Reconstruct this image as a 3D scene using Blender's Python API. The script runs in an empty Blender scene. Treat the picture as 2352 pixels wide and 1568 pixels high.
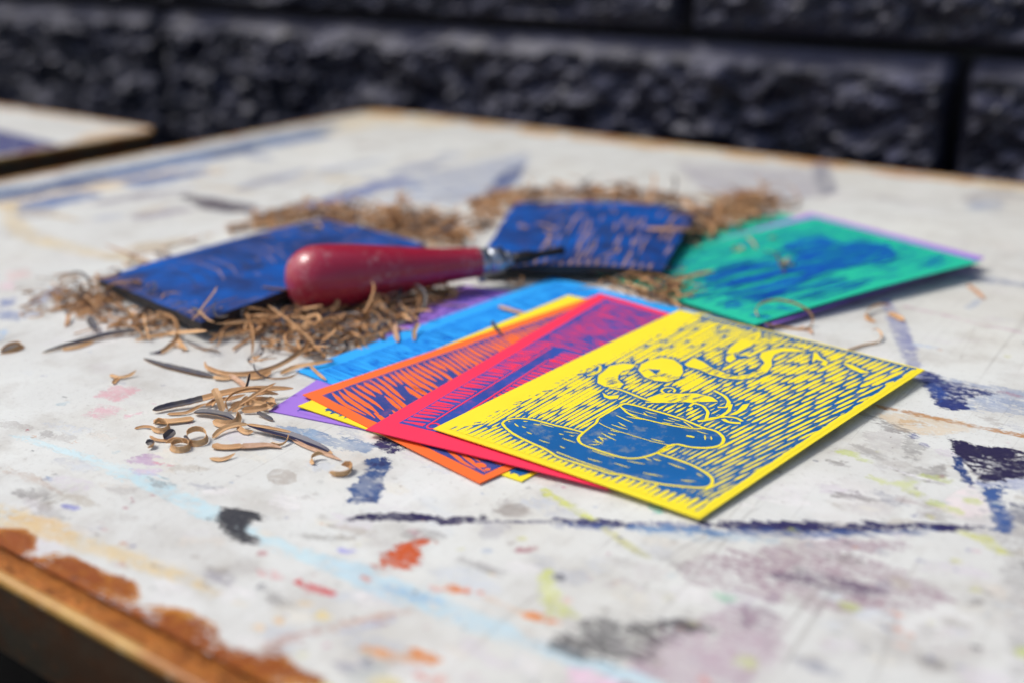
import bpy, bmesh, math, random
import numpy as np
from mathutils import Vector, Matrix, noise as mnoise

random.seed(7); rng = np.random.default_rng(11)
scene = bpy.context.scene
COL = scene.collection

# ------------------------------------------------------------------ camera, sky, sun, exposure
CAM_H = 0.155                      # lens height above the table top (m)
FPX, CXP, CYP, HORIZON = 2500.0, 1176.0, 784.0, -160.0   # calibration of the 2352 px wide view
PITCH = math.atan((CYP - HORIZON) / FPX)
cam_d = bpy.data.cameras.new('camera'); cam = bpy.data.objects.new('camera', cam_d); COL.objects.link(cam)
cam.location = (0, 0, CAM_H); cam.rotation_euler = (math.pi / 2 - PITCH, 0, 0)
cam_d.sensor_width = 36.0; cam_d.lens = 36.0 * FPX / 2352.0
cam_d.clip_start = 0.01; cam_d.clip_end = 60.0
cam_d.dof.use_dof = True; cam_d.dof.focus_distance = 0.362; cam_d.dof.aperture_fstop = 4.4
cam_d.dof.aperture_blades = 0
scene.camera = cam

SUN_AZ, SUN_EL = math.radians(-76), math.radians(56)     # azimuth from +Y towards +X
sun_vec = Vector((math.sin(SUN_AZ) * math.cos(SUN_EL), math.cos(SUN_AZ) * math.cos(SUN_EL), math.sin(SUN_EL)))
world = bpy.data.worlds.new('World'); scene.world = world; world.use_nodes = True
wn = world.node_tree; wn.nodes.clear()
sky = wn.nodes.new('ShaderNodeTexSky'); sky.sky_type = 'NISHITA'; sky.sun_disc = False
sky.sun_elevation = SUN_EL; sky.sun_rotation = SUN_AZ; sky.air_density = 1.0; sky.dust_density = 4.0; sky.ozone_density = 1.0
bg = wn.nodes.new('ShaderNodeBackground'); bg.inputs[1].default_value = 0.12
wo = wn.nodes.new('ShaderNodeOutputWorld')
wn.links.new(sky.outputs[0], bg.inputs[0]); wn.links.new(bg.outputs[0], wo.inputs[0])
sun_d = bpy.data.lights.new('sun', 'SUN'); sun_d.energy = 1.5; sun_d.angle = math.radians(16); sun_d.color = (1.0, 0.98, 0.95)
sun = bpy.data.objects.new('sun', sun_d); COL.objects.link(sun); sun.location = sun_vec * 5
sun.rotation_euler = (-sun_vec).to_track_quat('-Z', 'Y').to_euler()
vs = scene.view_settings; vs.view_transform = 'Standard'; vs.look = 'None'; vs.gamma = 1.0; vs.exposure = 0.38
vs.use_curve_mapping = False
scene.cycles.use_denoising = True
scene.cycles.max_bounces = 6

# ------------------------------------------------------------------ layout helper: point of the real plane z seen at a picture point
_c, _s = math.cos(PITCH), math.sin(PITCH)
def at(x, y, z=0.0):
    a = (x - CXP) / FPX; b = -(y - CYP) / FPX
    d = (a, _c + b * _s, -_s + b * _c); t = (z - CAM_H) / d[2]
    return Vector((d[0] * t, d[1] * t, z))

# ------------------------------------------------------------------ object helpers
def tag(o, label=None, cat=None, group=None, kind=None):
    if label: o['label'] = label
    if cat: o['category'] = cat
    if group: o['group'] = group
    if kind: o['kind'] = kind
    return o
def empty(name, loc=(0, 0, 0)):
    o = bpy.data.objects.new(name, None); COL.objects.link(o); o.location = loc; o.empty_display_size = 0.02
    return o
def mesh_obj(name, verts, faces, mats, parent=None, smooth=False, fmat=None):
    me = bpy.data.meshes.new(name); me.from_pydata([tuple(v) for v in verts], [], faces); me.update()
    for m in (mats if isinstance(mats, (list, tuple)) else [mats]): me.materials.append(m)
    if fmat is not None: me.polygons.foreach_set('material_index', fmat)
    if smooth: me.polygons.foreach_set('use_smooth', [True] * len(me.polygons))
    o = bpy.data.objects.new(name, me); COL.objects.link(o)
    if parent is not None:
        o.parent = parent
        o.matrix_parent_inverse = Matrix.Translation(parent.location).inverted()
    return o

# ------------------------------------------------------------------ material helpers
class NT:
    def __init__(s, name):
        s.m = bpy.data.materials.new(name); s.m.use_nodes = True; s.t = s.m.node_tree; s.t.nodes.clear()
        s.out = s.t.nodes.new('ShaderNodeOutputMaterial'); s.b = s.t.nodes.new('ShaderNodeBsdfPrincipled')
        s.t.links.new(s.b.outputs[0], s.out.inputs[0])
    def n(s, typ, ins=None, **props):
        nd = s.t.nodes.new('ShaderNode' + typ)
        for k, v in props.items(): setattr(nd, k, v)
        for k, v in (ins or {}).items(): s.set(nd.inputs[k], v)
        return nd
    def set(s, sock, v):
        if isinstance(v, bpy.types.NodeSocket): s.t.links.new(v, sock)
        elif isinstance(v, bpy.types.Node): s.t.links.new(v.outputs[0], sock)
        else: sock.default_value = v
    def math(s, op, a, b=0.0, c=0.0, clamp=False):
        nd = s.n('Math', {0: a, 1: b, 2: c}, operation=op, use_clamp=clamp); return nd.outputs[0]
    def mix(s, f, a, b, blend='MIX'):
        nd = s.t.nodes.new('ShaderNodeMix'); nd.data_type = 'RGBA'; nd.blend_type = blend
        s.set(nd.inputs[0], f); s.set(nd.inputs[6], a if isinstance(a, (bpy.types.NodeSocket, bpy.types.Node)) else (*a, 1)); s.set(nd.inputs[7], b if isinstance(b, (bpy.types.NodeSocket, bpy.types.Node)) else (*b, 1))
        return nd.outputs[2]
    def noise(s, scale, detail=4, rough=0.55, vec=None, dist=0.0, out=0):
        nd = s.n('TexNoise', {'Scale': scale, 'Detail': detail, 'Roughness': rough, 'Distortion': dist})
        if vec is not None: s.set(nd.inputs['Vector'], vec)
        return nd.outputs[out]
    def ramp(s, f, lo, hi, a=0.0, b=1.0):
        nd = s.n('MapRange', {0: f, 1: lo, 2: hi, 3: a, 4: b}); nd.clamp = True; return nd.outputs[0]
    def coord(s, scale=(1, 1, 1), rot=(0, 0, 0), kind='Object'):
        tc = s.n('TexCoord'); mp = s.n('Mapping', {'Vector': tc.outputs[kind], 'Rotation': rot, 'Scale': scale}); return mp.outputs[0]
    def bump(s, h, strength, dist):
        nd = s.n('Bump', {'Strength': strength, 'Distance': dist, 'Height': h}); s.set(s.b.inputs['Normal'], nd.outputs[0])
    def fin(s, col, rough=0.5, metal=0.0, spec=None, coat=None):
        s.set(s.b.inputs['Base Color'], col if isinstance(col, (bpy.types.NodeSocket, bpy.types.Node)) else (*col, 1))
        s.set(s.b.inputs['Roughness'], rough); s.set(s.b.inputs['Metallic'], metal)
        if spec is not None: s.set(s.b.inputs['Specular IOR Level'], spec)
        if coat is not None: s.set(s.b.inputs['Coat Weight'], coat)
        return s.m

def lin(r, g, b):
    f = lambda c: (c / 255 / 12.92) if c / 255 <= 0.04045 else ((c / 255 + 0.055) / 1.055) ** 2.4
    return (f(r), f(g), f(b))

def mat_paper(name, col, var=0.16):
    t = NT(name); co = t.coord()
    n1 = t.noise(60, 3, vec=co); n2 = t.noise(1500, 3, vec=co)
    c = t.mix(t.ramp(n1, .3, .7, 0, var), col, tuple(x * .75 for x in col))
    t.bump(n2, .12, .0002)
    return t.fin(c, .66, spec=.2)
def mat_ink(name, col, paper, holes=.5):
    t = NT(name); co = t.coord()
    n1 = t.noise(45, 4, vec=co); n2 = t.noise(2200, 2, vec=co)
    c = t.mix(t.ramp(n1, .35, .7, 0, .6), col, tuple(x * .66 for x in col))
    c = t.mix(t.ramp(t.noise(160, 6, .7, vec=co), .52, .72, 0, .22), c, paper)
    spk = t.ramp(t.noise(900, 4, .7, vec=co), .70, .76, 0, holes)
    c = t.mix(spk, c, paper)
    t.bump(n2, .2, .0001)
    return t.fin(c, .60, spec=.18)

YEL = (.92, .76, .035); PINK = (.92, .040, .105); ORA = (.93, .165, .035); CYA = (.03, .40, .93); PUR = (.36, .19, .68); GRE = (.018, .50, .32)
M = {}
for k, c in dict(yellow=YEL, pink=PINK, orange=ORA, cyan=CYA, purple=PUR, green=GRE).items(): M[k] = mat_paper('paper_' + k, c)
INK = (.012, .115, .36)
M['ink_yellow'] = mat_ink('ink_on_yellow', (.010, .125, .37), YEL)
M['ink_pink'] = mat_ink('ink_on_pink', (.035, .085, .40), PINK)
M['ink_orange'] = mat_ink('ink_on_orange', (.045, .075, .30), ORA)
M['ink_cyan'] = mat_ink('ink_on_cyan', (.006, .20, .72), CYA)
M['ink_purple'] = mat_ink('ink_on_purple', (.06, .07, .42), PUR)
M['ink_green'] = mat_ink('ink_on_green', (.004, .10, .46), GRE)

def mat_rust():
    t = NT('rusty_enamel_rim'); co = t.coord()
    n1 = t.noise(70, 6, .65, vec=co); n2 = t.noise(260, 6, .7, vec=co); n3 = t.noise(25, 3, vec=co)
    c = t.mix(t.ramp(n1, .35, .68), (.50, .165, .022), (.20, .052, .010))
    c = t.mix(t.ramp(n2, .5, .75, 0, .6), c, (.55, .27, .06))
    sp = t.n('SeparateXYZ', {0: t.n('TexCoord').outputs['Object']})
    far = t.ramp(sp.outputs['Y'], .30, .52, 1, 0)          # the far and left rims still keep most of their cream paint
    keep = t.math('ADD', t.ramp(n3, .46, .56, 0, .0), t.math('MULTIPLY', far, t.ramp(n3, .34, .54, 0, 1)), clamp=True)
    c = t.mix(keep, c, t.mix(t.ramp(n1, .4, .6), (.60, .50, .33), (.70, .68, .60)))
    pit = t.ramp(t.noise(520, 6, .75, vec=co), .54, .64)
    c = t.mix(t.math('MULTIPLY', pit, .7), c, (.085, .028, .010))
    t.bump(t.math('SUBTRACT', n2, t.math('MULTIPLY', pit, .6)), .8, .0012)
    return t.fin(c, t.ramp(n1, .3, .7, .5, .8), spec=.25)
def mat_bead():
    t = NT('worn_rim_edge'); co = t.coord()
    n1 = t.noise(120, 6, .7, vec=co); n2 = t.noise(38, 4, vec=co)
    c = t.mix(t.ramp(n2, .38, .62), (.56, .33, .09), (.36, .13, .025))
    c = t.mix(t.ramp(n1, .60, .66), c, (.66, .56, .42))
    t.bump(n1, .6, .0008)
    return t.fin(c, .5, spec=.5)
def mat_apron():
    t = NT('dark_rusted_apron'); co = t.coord()
    n1 = t.noise(40, 6, .65, vec=co); n2 = t.noise(140, 6, .7, vec=co)
    c = t.mix(t.ramp(n1, .42, .62), (.105, .080, .050), (.150, .058, .022))
    c = t.mix(t.ramp(n2, .58, .72, 0, .7), c, (.26, .095, .028))
    t.bump(n2, .5, .001)
    return t.fin(c, .65, spec=.3)
M['rim'], M['bead'], M['apron'] = mat_rust(), mat_bead(), mat_apron()

def mat_tabletop(name, layers):
    """off-white enamel; each paint layer is a (colour, coverage) pair stored on the vertices and broken up by noise"""
    t = NT(name); co = t.coord()
    big = t.noise(9, 5, .6, vec=co); mid = t.noise(42, 6, .62, vec=co); fine = t.noise(420, 6, .68, vec=co)
    grit = t.noise(1400, 3, .6, vec=co)
    c = t.mix(t.ramp(big, .35, .65), lin(220, 223, 218), lin(207, 208, 203))
    c = t.mix(t.ramp(mid, .48, .70, 0, .7), c, lin(182, 179, 171))
    c = t.mix(t.ramp(t.noise(16, 4, .6, vec=t.coord(rot=(0, 0, 1))), .56, .72, 0, .5), c, lin(236, 234, 232))
    c = t.mix(t.ramp(fine, .56, .76, 0, .42), c, lin(146, 140, 132))
    c = t.mix(t.math('MULTIPLY', t.ramp(t.noise(900, 5, .7, vec=co), .60, .68, 0, .55), t.ramp(t.noise(24, 3, vec=t.coord(rot=(.5, 0, .8))), .46, .62)), c, lin(96, 88, 84))
    # fine tinted washes
    c = t.mix(t.ramp(t.noise(7, 5, .6, vec=t.coord(rot=(0, .4, 1.7))), .50, .68, 0, .22), c, lin(212, 206, 188))
    c = t.mix(t.ramp(t.noise(28, 5, .65, vec=t.coord(rot=(0, 0, .4), scale=(1, 1.7, 1))), .60, .75, 0, .20), c, lin(196, 176, 200))
    c = t.mix(t.ramp(t.noise(21, 5, .65, vec=t.coord(rot=(0, 0, 2.1), scale=(1, 2.2, 1))), .62, .78, 0, .35), c, lin(186, 200, 216))
    # knife scratches: thin long crossing lines
    for k, (rot, sc, th) in enumerate(((.5, 26, .006), (2.2, 21, .0055), (1.25, 17, .005), (2.9, 31, .005), (.1, 38, .006), (1.8, 44, .005))):
        wv = t.n('TexNoise', {'Vector': t.coord(rot=(0, 0, rot), scale=(1, .035, 1)), 'Scale': sc * 2.2, 'Detail': 1.0, 'Roughness': .4, 'Distortion': .25})
        ln = t.math('ABSOLUTE', t.math('SUBTRACT', wv.outputs[0], .5))
        m = t.ramp(ln, 0, th, 1, 0)
        gate = t.ramp(t.noise(11, 2, vec=t.coord(rot=(.3, .2, rot * 2))), .55, .66)
        c = t.mix(t.math('MULTIPLY', t.math('MULTIPLY', m, gate), 0.36 if k % 2 else .28), c, lin(112, 104, 96) if k != 1 else lin(242, 242, 240))
    h = None
    N1 = t.math('MULTIPLY_ADD', t.noise(620, 8, .70, vec=co), 5.0, -2.5)
    N2 = t.math('MULTIPLY_ADD', t.noise(190, 7, .68, vec=t.coord(rot=(0, 0, .55), scale=(.5, 1.5, 1))), 5.0, -2.5)
    N3 = t.math('MULTIPLY_ADD', t.noise(900, 5, .7, vec=t.coord(rot=(0, 0, .62), scale=(.08, 1.6, 1))), 4.5, -2.25)
    thin = t.ramp(t.noise(75, 7, .7, vec=t.coord(rot=(.2, 0, 1.1), scale=(.7, 1.4, 1))), .36, .56, .55, 1.0)
    chip = t.ramp(t.noise(430, 8, .74, vec=t.coord(rot=(0, .1, .9), scale=(.75, 1.3, 1))), .50, .56)
    gate1 = t.ramp(t.noise(48, 4, .6, vec=co), .42, .60, .15, 1.0); gate2 = t.ramp(t.noise(60, 4, .6, vec=t.coord(rot=(.7, 0, 2))), .42, .58, .1, .95)
    for k in range(layers):
        A = t.n('Attribute', attribute_name='paint%d' % k); B = t.n('Attribute', attribute_name='cover%d' % k)
        sp = t.n('SeparateColor', {0: B.outputs['Color']})
        s_ = t.math('MULTIPLY_ADD', sp.outputs[1], N1, sp.outputs[0])
        s_ = t.math('MULTIPLY_ADD', sp.outputs[2], N2, s_)
        s_ = t.math('MULTIPLY_ADD', t.math('MULTIPLY', sp.outputs[2], .45), N3, s_)
        m = t.math('DIVIDE', t.math('ADD', s_, t.math('MULTIPLY', B.outputs['Alpha'], .5)), B.outputs['Alpha'], clamp=True)
        col = t.mix(t.ramp(mid, .35, .7, 0, .5), A.outputs['Color'], t.mix(1.0, A.outputs['Color'], (.72, .70, .72), 'MULTIPLY'))
        m = t.math('MULTIPLY', m, t.math('SUBTRACT', 1.0, t.math('MULTIPLY', chip, (gate1, gate2, gate1)[k % 3])))
        m2 = t.math('MULTIPLY', m, t.math('MULTIPLY', A.outputs['Alpha'], thin))
        c = t.mix(m2, c, col)
        h = m2 if h is None else t.math('ADD', h, m2)
    t.bump(t.math('ADD', t.math('MULTIPLY', h, .6), t.math('ADD', t.math('MULTIPLY', fine, .5), t.math('MULTIPLY', grit, .25))), .5, .0005)
    return t.fin(c, t.ramp(mid, .3, .7, .40, .58), spec=.30)

# ------------------------------------------------------------------ the ground
ground_m = NT('ground_dark'); g1 = ground_m.noise(14, 6, .6, vec=ground_m.coord())
ground_mat = ground_m.fin(ground_m.mix(ground_m.ramp(g1, .35, .65), (.005, .005, .005), (.009, .009, .008)), .95, spec=.1)
tag(mesh_obj('ground', [(-8, -6, -.78), (8, -6, -.78), (8, 8, -.78), (-8, 8, -.78)], [(0, 1, 2, 3)], ground_mat), kind='structure')

# ------------------------------------------------------------------ work tables
C0 = at(855, 252); E0 = at(2352, 425)
EU = (E0 - C0).normalized(); EV = Vector((EU.y, -EU.x, 0))          # along the far edge / from the far edge towards us
ANG = math.atan2(EU.y, EU.x)

def sd_poly(P, poly):
    P = P[:, None, :] if False else P
    d = np.full(len(P), 1e9); s = np.ones(len(P)); n = len(poly)
    for i in range(n):
        a, b = poly[i], poly[i - 1]; e = b - a; w = P - a
        t = np.clip((w @ e) / max(e @ e, 1e-12), 0, 1); q = w - t[:, None] * e
        d = np.minimum(d, (q * q).sum(1))
        c1 = P[:, 1] >= a[1]; c2 = P[:, 1] < b[1]; c3 = e[0] * w[:, 1] > e[1] * w[:, 0]
        s = np.where((c1 & c2 & c3) | (~c1 & ~c2 & ~c3), -s, s)
    return -s * np.sqrt(d)          # positive inside
def sd_line(P, pts, hw):
    d = np.full(len(P), -1e9)
    for i in range(len(pts) - 1):
        a, b = pts[i], pts[i + 1]; e = b - a; w = P - a
        t = np.clip((w @ e) / max(e @ e, 1e-12), 0, 1); q = w - t[:, None] * e
        d = np.maximum(d, hw[i] + (hw[i + 1] - hw[i]) * t - np.sqrt((q * q).sum(1)))
    return d

def make_table(corner, right, LU, LV, stains, label, n_layers, du, dv, uvis, vvis):
    """corner: far corner in view; the top runs LU along EU (to the left when right is False) and LV towards us"""
    root = empty('worktable', (0, 0, 0))
    root.location = (corner.x, corner.y, -.78)
    tag(root, label, 'table', 'enamel topped work tables')
    sgn = 1 if right else -1
    base = Matrix.Translation((corner.x, corner.y, 0)) @ Matrix.Rotation(ANG, 4, 'Z')
    # local x = along EU, local y = away from the far edge is -y
    def place(o):
        o.parent = root; o.matrix_parent_inverse = Matrix.Identity(4)
        o.matrix_local = Matrix.Translation((0, 0, .78)) @ Matrix.Rotation(ANG, 4, 'Z') @ Matrix.Scale(-1, 4, (0, 1, 0))
    g0, R = .0095, .022
    us = np.unique(np.concatenate([np.arange(g0, uvis, du), np.linspace(uvis, LU - g0, 12)]))
    vsn = np.unique(np.concatenate([np.arange(g0, vvis, dv), np.linspace(vvis, LV - g0, 8)]))
    U, V = np.meshgrid(us, vsn, indexing='ij'); U = U.ravel().copy(); V = V.ravel().copy()
    Ri = R - g0                                            # rounded corners of the sheet
    for cu in (0, 1):
        for cv in (0, 1):
            uu = U if cu == 0 else LU - U; vv = V if cv == 0 else LV - V
            dx, dy = R - uu, R - vv; r = np.hypot(dx, dy); k = (dx > 0) & (dy > 0) & (r > Ri)
            f = np.where(k, Ri / np.maximum(r, 1e-9), 1)
            uu = np.where(k, R - dx * f, uu); vv = np.where(k, R - dy * f, vv)
            U = uu if cu == 0 else LU - uu; V = vv if cv == 0 else LV - vv
    nu, nv = len(us), len(vsn)
    verts = np.stack([U * sgn, V, np.zeros_like(U)], 1)
    idx = np.arange(nu * nv).reshape(nu, nv)
    q = np.stack([idx[:-1, :-1], idx[1:, :-1], idx[1:, 1:], idx[:-1, 1:]], -1).reshape(-1, 4)
    if right: q = q[:, ::-1]
    top = mesh_obj('table_top', verts.tolist(), q.tolist(), mat_tabletop('painted_enamel_' + ('main' if right else 'second'), n_layers)); place(top)
    # paint layers on the vertices (mm)
    P = np.stack([U * sgn, V], 1) * 1000
    for k in range(n_layers):
        colr = np.zeros((len(P), 4)); cov = np.tile(np.array([-8.0, 0, 0, 1.0]), (len(P), 1)); best = np.full(len(P), -8.0)
        for (ly, shape, pts, hw, col, op, rag, patch, soft) in stains:
            if ly != k: continue
            W_ = np.array([((p - corner).dot(EU) * 1000, (p - corner).dot(EV) * 1000) for p in (at(x, y) for x, y in pts)])
            lo = W_.min(0) - 14; hi = W_.max(0) + 14
            sel = np.nonzero((P[:, 0] > lo[0]) & (P[:, 0] < hi[0]) & (P[:, 1] > lo[1]) & (P[:, 1] < hi[1]))[0]
            if not len(sel): continue
            d = sd_poly(P[sel], W_) if shape == 'p' else sd_line(P[sel], W_, hw)
            d = np.clip(d, -8, 4.0 if patch < 1 else (1.7 if patch < 3 else 1.1))
            b = d > best[sel]; s2 = sel[b]
            best[s2] = d[b]; colr[s2, :3] = col; colr[s2, 3] = op
            cov[s2, 0] = d[b]; cov[s2, 1] = rag; cov[s2, 2] = patch; cov[s2, 3] = soft
        for nm, arr in (('paint%d' % k, colr), ('cover%d' % k, cov)):
            at_ = top.data.attributes.new(nm, 'FLOAT_COLOR', 'POINT'); at_.data.foreach_set('color', arr.astype(np.float32).ravel())
    # rim and apron swept round the rounded outline
    path = []
    for cu, cv, a0 in ((0, 0, math.pi), (1, 0, 1.5 * math.pi), (1, 1, 0), (0, 1, .5 * math.pi)):
        cx = R if cu == 0 else LU - R; cy = R if cv == 0 else LV - R
        for j in range(9):
            a = a0 + j * math.pi / 16; path.append((cx + R * math.cos(a), cy + R * math.sin(a), math.cos(a), math.sin(a)))
    dense = []
    for i, p in enumerate(path):
        q2 = path[(i + 1) % len(path)]; L = math.hypot(p[0] - q2[0], p[1] - q2[1]); m = max(1, int(L / .02))
        for j in range(m): dense.append(tuple(p[k] + (q2[k] - p[k]) * j / m for k in range(4)))
    def sweep(name, prof, mat):
        vv, ff = [], []
        for i, (x, y, nx, ny) in enumerate(dense):
            wob = 0.00025 * mnoise.noise(Vector((x * 60, y * 60, 3.3)))
            for (o, z) in prof: vv.append(((x + nx * (o + wob)) * sgn, y + ny * (o + wob), z + wob))
        k, n = len(prof), len(dense)
        for i in range(n):
            for j in range(k - 1):
                f = (i * k + j, ((i + 1) % n) * k + j, ((i + 1) % n) * k + j + 1, i * k + j + 1)
                ff.append(f if not right else f[::-1])
        o = mesh_obj(name, vv, ff, mat, smooth=True); place(o); return o
    # groove floor -> inner lip -> flat band -> worn bead
    sweep('rim_band', [(-.0105, -.0004), (-.0098, -.0022), (-.0088, -.0022), (-.0082, -.0002), (-.0078, .0002), (-.0035, .0002), (-.0028, -.0001)], M['rim'])
    sweep('rim_bead', [(-.0030, -.0003), (-.0022, .0004), (-.0012, .0007), (-.0003, .0004), (.0003, -.0006), (.0002, -.0018), (-.0004, -.0028)], M['bead'])
    sweep('apron', [(-.0004, -.0026), (-.0012, -.0045), (-.0012, -.0265), (-.0022, -.0275), (-.010, -.0275), (-.010, -.02), (-.011, -.004)], M['apron'])
    for cu in (.045, LU - .045):
        for cv in (.045, LV - .045):
            b = .018
            vv = [((cu + sx * b) * sgn, cv + sy * b, z) for z in (-.78, -.0285) for sx, sy in ((-1, -1), (1, -1), (1, 1), (-1, 1))]
            lg = mesh_obj('leg', vv, [(0, 1, 5, 4), (1, 2, 6, 5), (2, 3, 7, 6), (3, 0, 4, 7), (4, 5, 6, 7), (0, 3, 2, 1)], M['apron']); place(lg)
    under = mesh_obj('underside', [((u) * sgn, v, -.0035) for u, v in ((.008, .008), (LU - .008, .008), (LU - .008, LV - .008), (.008, LV - .008))], [(0, 1, 2, 3)], M['apron']); place(under)
    return root

S = []
def P_(layer, pts, col, op=.9, rag=1.2, patch=.6, soft=.5):
    op = op * 1.5 if op >= .9 else op
    S.append((layer, 'p', pts, None, lin(*col), op, rag, patch, soft))
def L_(layer, pts, hw, col, op=.9, rag=.8, patch=.6, soft=.5):
    op = op * 1.5 if op >= .9 else op
    hw = hw if isinstance(hw, (list, tuple)) else [hw] * len(pts); S.append((layer, 'l', pts, hw, lin(*col), op, rag, patch, soft))
NAVY, DBLUE, BLUE = (40, 34, 78), (38, 62, 122), (62, 104, 160)
# --- rust creeping in from the near rim
def r6(*a): return [(x * .4, 1082 + y * .4) for x, y in a]
rust_polys = [r6((-60, 330), (60, 322), (140, 330), (195, 362), (208, 400), (190, 455), (150, 490), (0, 420), (-60, 390)),
    r6((215, 492), (300, 465), (370, 458), (440, 488), (520, 538), (600, 580), (700, 605), (770, 630), (802, 680), (808, 725), (780, 760), (700, 740), (560, 670), (420, 600), (300, 535)),
    r6((820, 770), (960, 768), (1080, 800), (1180, 850), (1240, 890), (1262, 960), (1300, 1010), (1400, 1050), (1560, 1062), (1640, 1060), (1690, 1110), (1770, 1170), (1900, 1240), (1540, 1240), (1300, 1120), (1100, 1000), (950, 890))]
for rp in rust_polys:
    P_(1, rp, (192, 122, 30), 1.2, .6, .8, 1.2)
    cx_ = sum(p[0] for p in rp) / len(rp); cy_ = sum(p[1] for p in rp) / len(rp)
    P_(2, [(cx_ + (x - cx_) * .90, cy_ + (y - cy_) * .80 + 1) for x, y in rp], (146, 72, 12), .95, 1.2, 1.4, 2.2)
L_(1, r6((-60, 395), (0, 425), (400, 640), (800, 845), (1200, 1050), (1560, 1235)), 2.6, (156, 80, 16), 1.1, .5, .3, 1.2)
# cream runs along the near edge
P_(0, r6((-60, 180), (120, 215), (420, 330), (800, 470), (1180, 620), (1400, 760), (1180, 700), (800, 560), (420, 440), (200, 380), (-60, 300)), (224, 198, 140), .75, 1.6, 1.2, 3)
P_(0, [(0, 1165), (130, 1190), (210, 1240), (120, 1250), (0, 1210)], (218, 180, 104), .7, 1, .8, 3)
# pale cyan drip line
L_(0, [(30, 1000), (120, 1025), (200, 1050), (300, 1092)], [1, 1.6, 2.2, 2.6], (196, 232, 240), .58, 1.6, 1.6, 1.2)
L_(0, [(290, 1088), (330, 1100), (390, 1128), (470, 1170), (560, 1215), (640, 1250), (740, 1285)], [3, 3.6, 3.4, 3.0, 2.6, 2.2, 2.6], (176, 228, 242), .58, 1.6, 2.4, .9)
L_(0, [(740, 1285), (850, 1330), (930, 1362), (1000, 1385), (1090, 1425), (1180, 1462), (1270, 1500), (1340, 1520), (1500, 1570)], [3, 4.5, 5, 4.5, 4, 3, 2.6, 3, 4], (172, 218, 236), .58, 1.8, 2.2, 1.2)
L_(1, [(880, 1345), (950, 1365), (1010, 1380)], [1, 2, 1], (136, 186, 222), .7, 1.2, 1.2, 1.2)
# mauve patches
P_(0, [(1560, 1290), (1700, 1262), (1830, 1255), (1990, 1275), (2140, 1345), (2185, 1378), (2080, 1402), (1880, 1398), (1740, 1372), (1600, 1340)], (146, 104, 126), .72, 2.6, 3.2, 2.2)
P_(1, [(1760, 1322), (1850, 1310), (1960, 1330), (2040, 1362), (1960, 1366), (1850, 1345)], (92, 74, 104), .75, 1.6, 2.2, 1.5)
P_(0, [(1400, 1600), (1450, 1500), (1560, 1425), (1700, 1385), (1790, 1420), (1800, 1500), (1700, 1600)], (176, 148, 164), .75, 2.6, 2.4, 2.5)
P_(1, [(1700, 1400), (1760, 1380), (1800, 1410), (1770, 1450), (1710, 1440)], (120, 86, 112), .55, 2, 2.2, 2)
P_(0, [(1780, 1250), (1900, 1232), (2080, 1240), (2080, 1262), (1880, 1270)], (150, 110, 132), .6, 2, 2.6, 1.5)
P_(0, [(1310, 1530), (1370, 1510), (1440, 1560), (1400, 1600), (1290, 1600)], (238, 200, 222), .8, 1.6, 1, 1.5)
P_(0, [(1620, 1370), (1690, 1350), (1760, 1380), (1690, 1400)], (170, 150, 176), .5, 2, 2, 2)
# sooty grey speckle
P_(1, [(1270, 1480), (1330, 1430), (1390, 1405), (1480, 1435), (1590, 1405), (1610, 1440), (1520, 1480), (1500, 1510), (1380, 1515), (1290, 1508)], (66, 64, 68), .85, 2.4, 4.6, 1.0)
P_(1, [(485, 1188), (515, 1166), (560, 1172), (592, 1178), (602, 1192), (566, 1205), (560, 1215), (592, 1232), (582, 1256), (548, 1242), (510, 1216)], (58, 60, 66), .9, 1.5, 1.8, .7)
L_(1, [(530, 1215), (560, 1235), (590, 1242)], [1, .8, 1.4], (72, 66, 74), .8, 1, 1, .6)
P_(1, [(455, 1315), (500, 1300), (540, 1318), (530, 1345), (480, 1340)], (142, 136, 150), .75, 1.6, 1.8, 1.4)
P_(1, [(470, 1302), (520, 1300), (535, 1320), (490, 1325)], (120, 104, 92), .6, 1.4, 1.4, 1.2)
L_(1, [(700, 1228), (760, 1236), (815, 1234)], [.8, 1.4, 1.2], (140, 136, 128), .6, 1.4, 1.6, .8)
P_(1, [(85, 1168), (100, 1150), (125, 1148), (112, 1172)], (134, 124, 110), .7, 1.4, 1.2, .8)
P_(1, [(1300, 1138), (1330, 1130), (1370, 1142), (1400, 1165), (1380, 1172), (1330, 1165)], (150, 146, 150), .0, 1, 1, 1)
# greens and yellows
P_(1, [(1232, 1322), (1262, 1306), (1275, 1340), (1292, 1385), (1330, 1412), (1262, 1412), (1245, 1370)], (214, 222, 120), .85, 1.6, 1.4, 1.2)
L_(1, [(1248, 1122), (1262, 1135), (1300, 1155), (1340, 1180), (1392, 1212)], [1.0, 1.5, 1.6, 1.4, 1.0], (212, 218, 112), .85, .9, 1.0, .7)
L_(1, [(1400, 1222), (1450, 1255), (1490, 1285)], [1.2, 1.4, .8], (198, 196, 110), .75, 1, 1.2, .9)
L_(1, [(2210, 1222), (2260, 1238), (2300, 1268)], [1.2, 2.4, 1.6], (212, 216, 110), .8, 1.2, 1.2, 1)
for x, y, r in ((2130, 1092, 1.4), (2165, 1100, 2.0), (2010, 1020, .0), (1945, 1038, 2.2), (1985, 1055, 1.6), (2100, 1105, 1.2), (2150, 1155, 1.8), (2190, 1170, 2.0), (2235, 1150, 1.6), (1820, 1220, 1.3), (1715, 1520, 2.0), (2360, 1500, 2), (1950, 1390, 1.6)):
    L_(2, [(x - 8, y - 2), (x + 10, y + 3)], r, (200, 214, 112), .7, 1.2, 1.4, .8)
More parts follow.
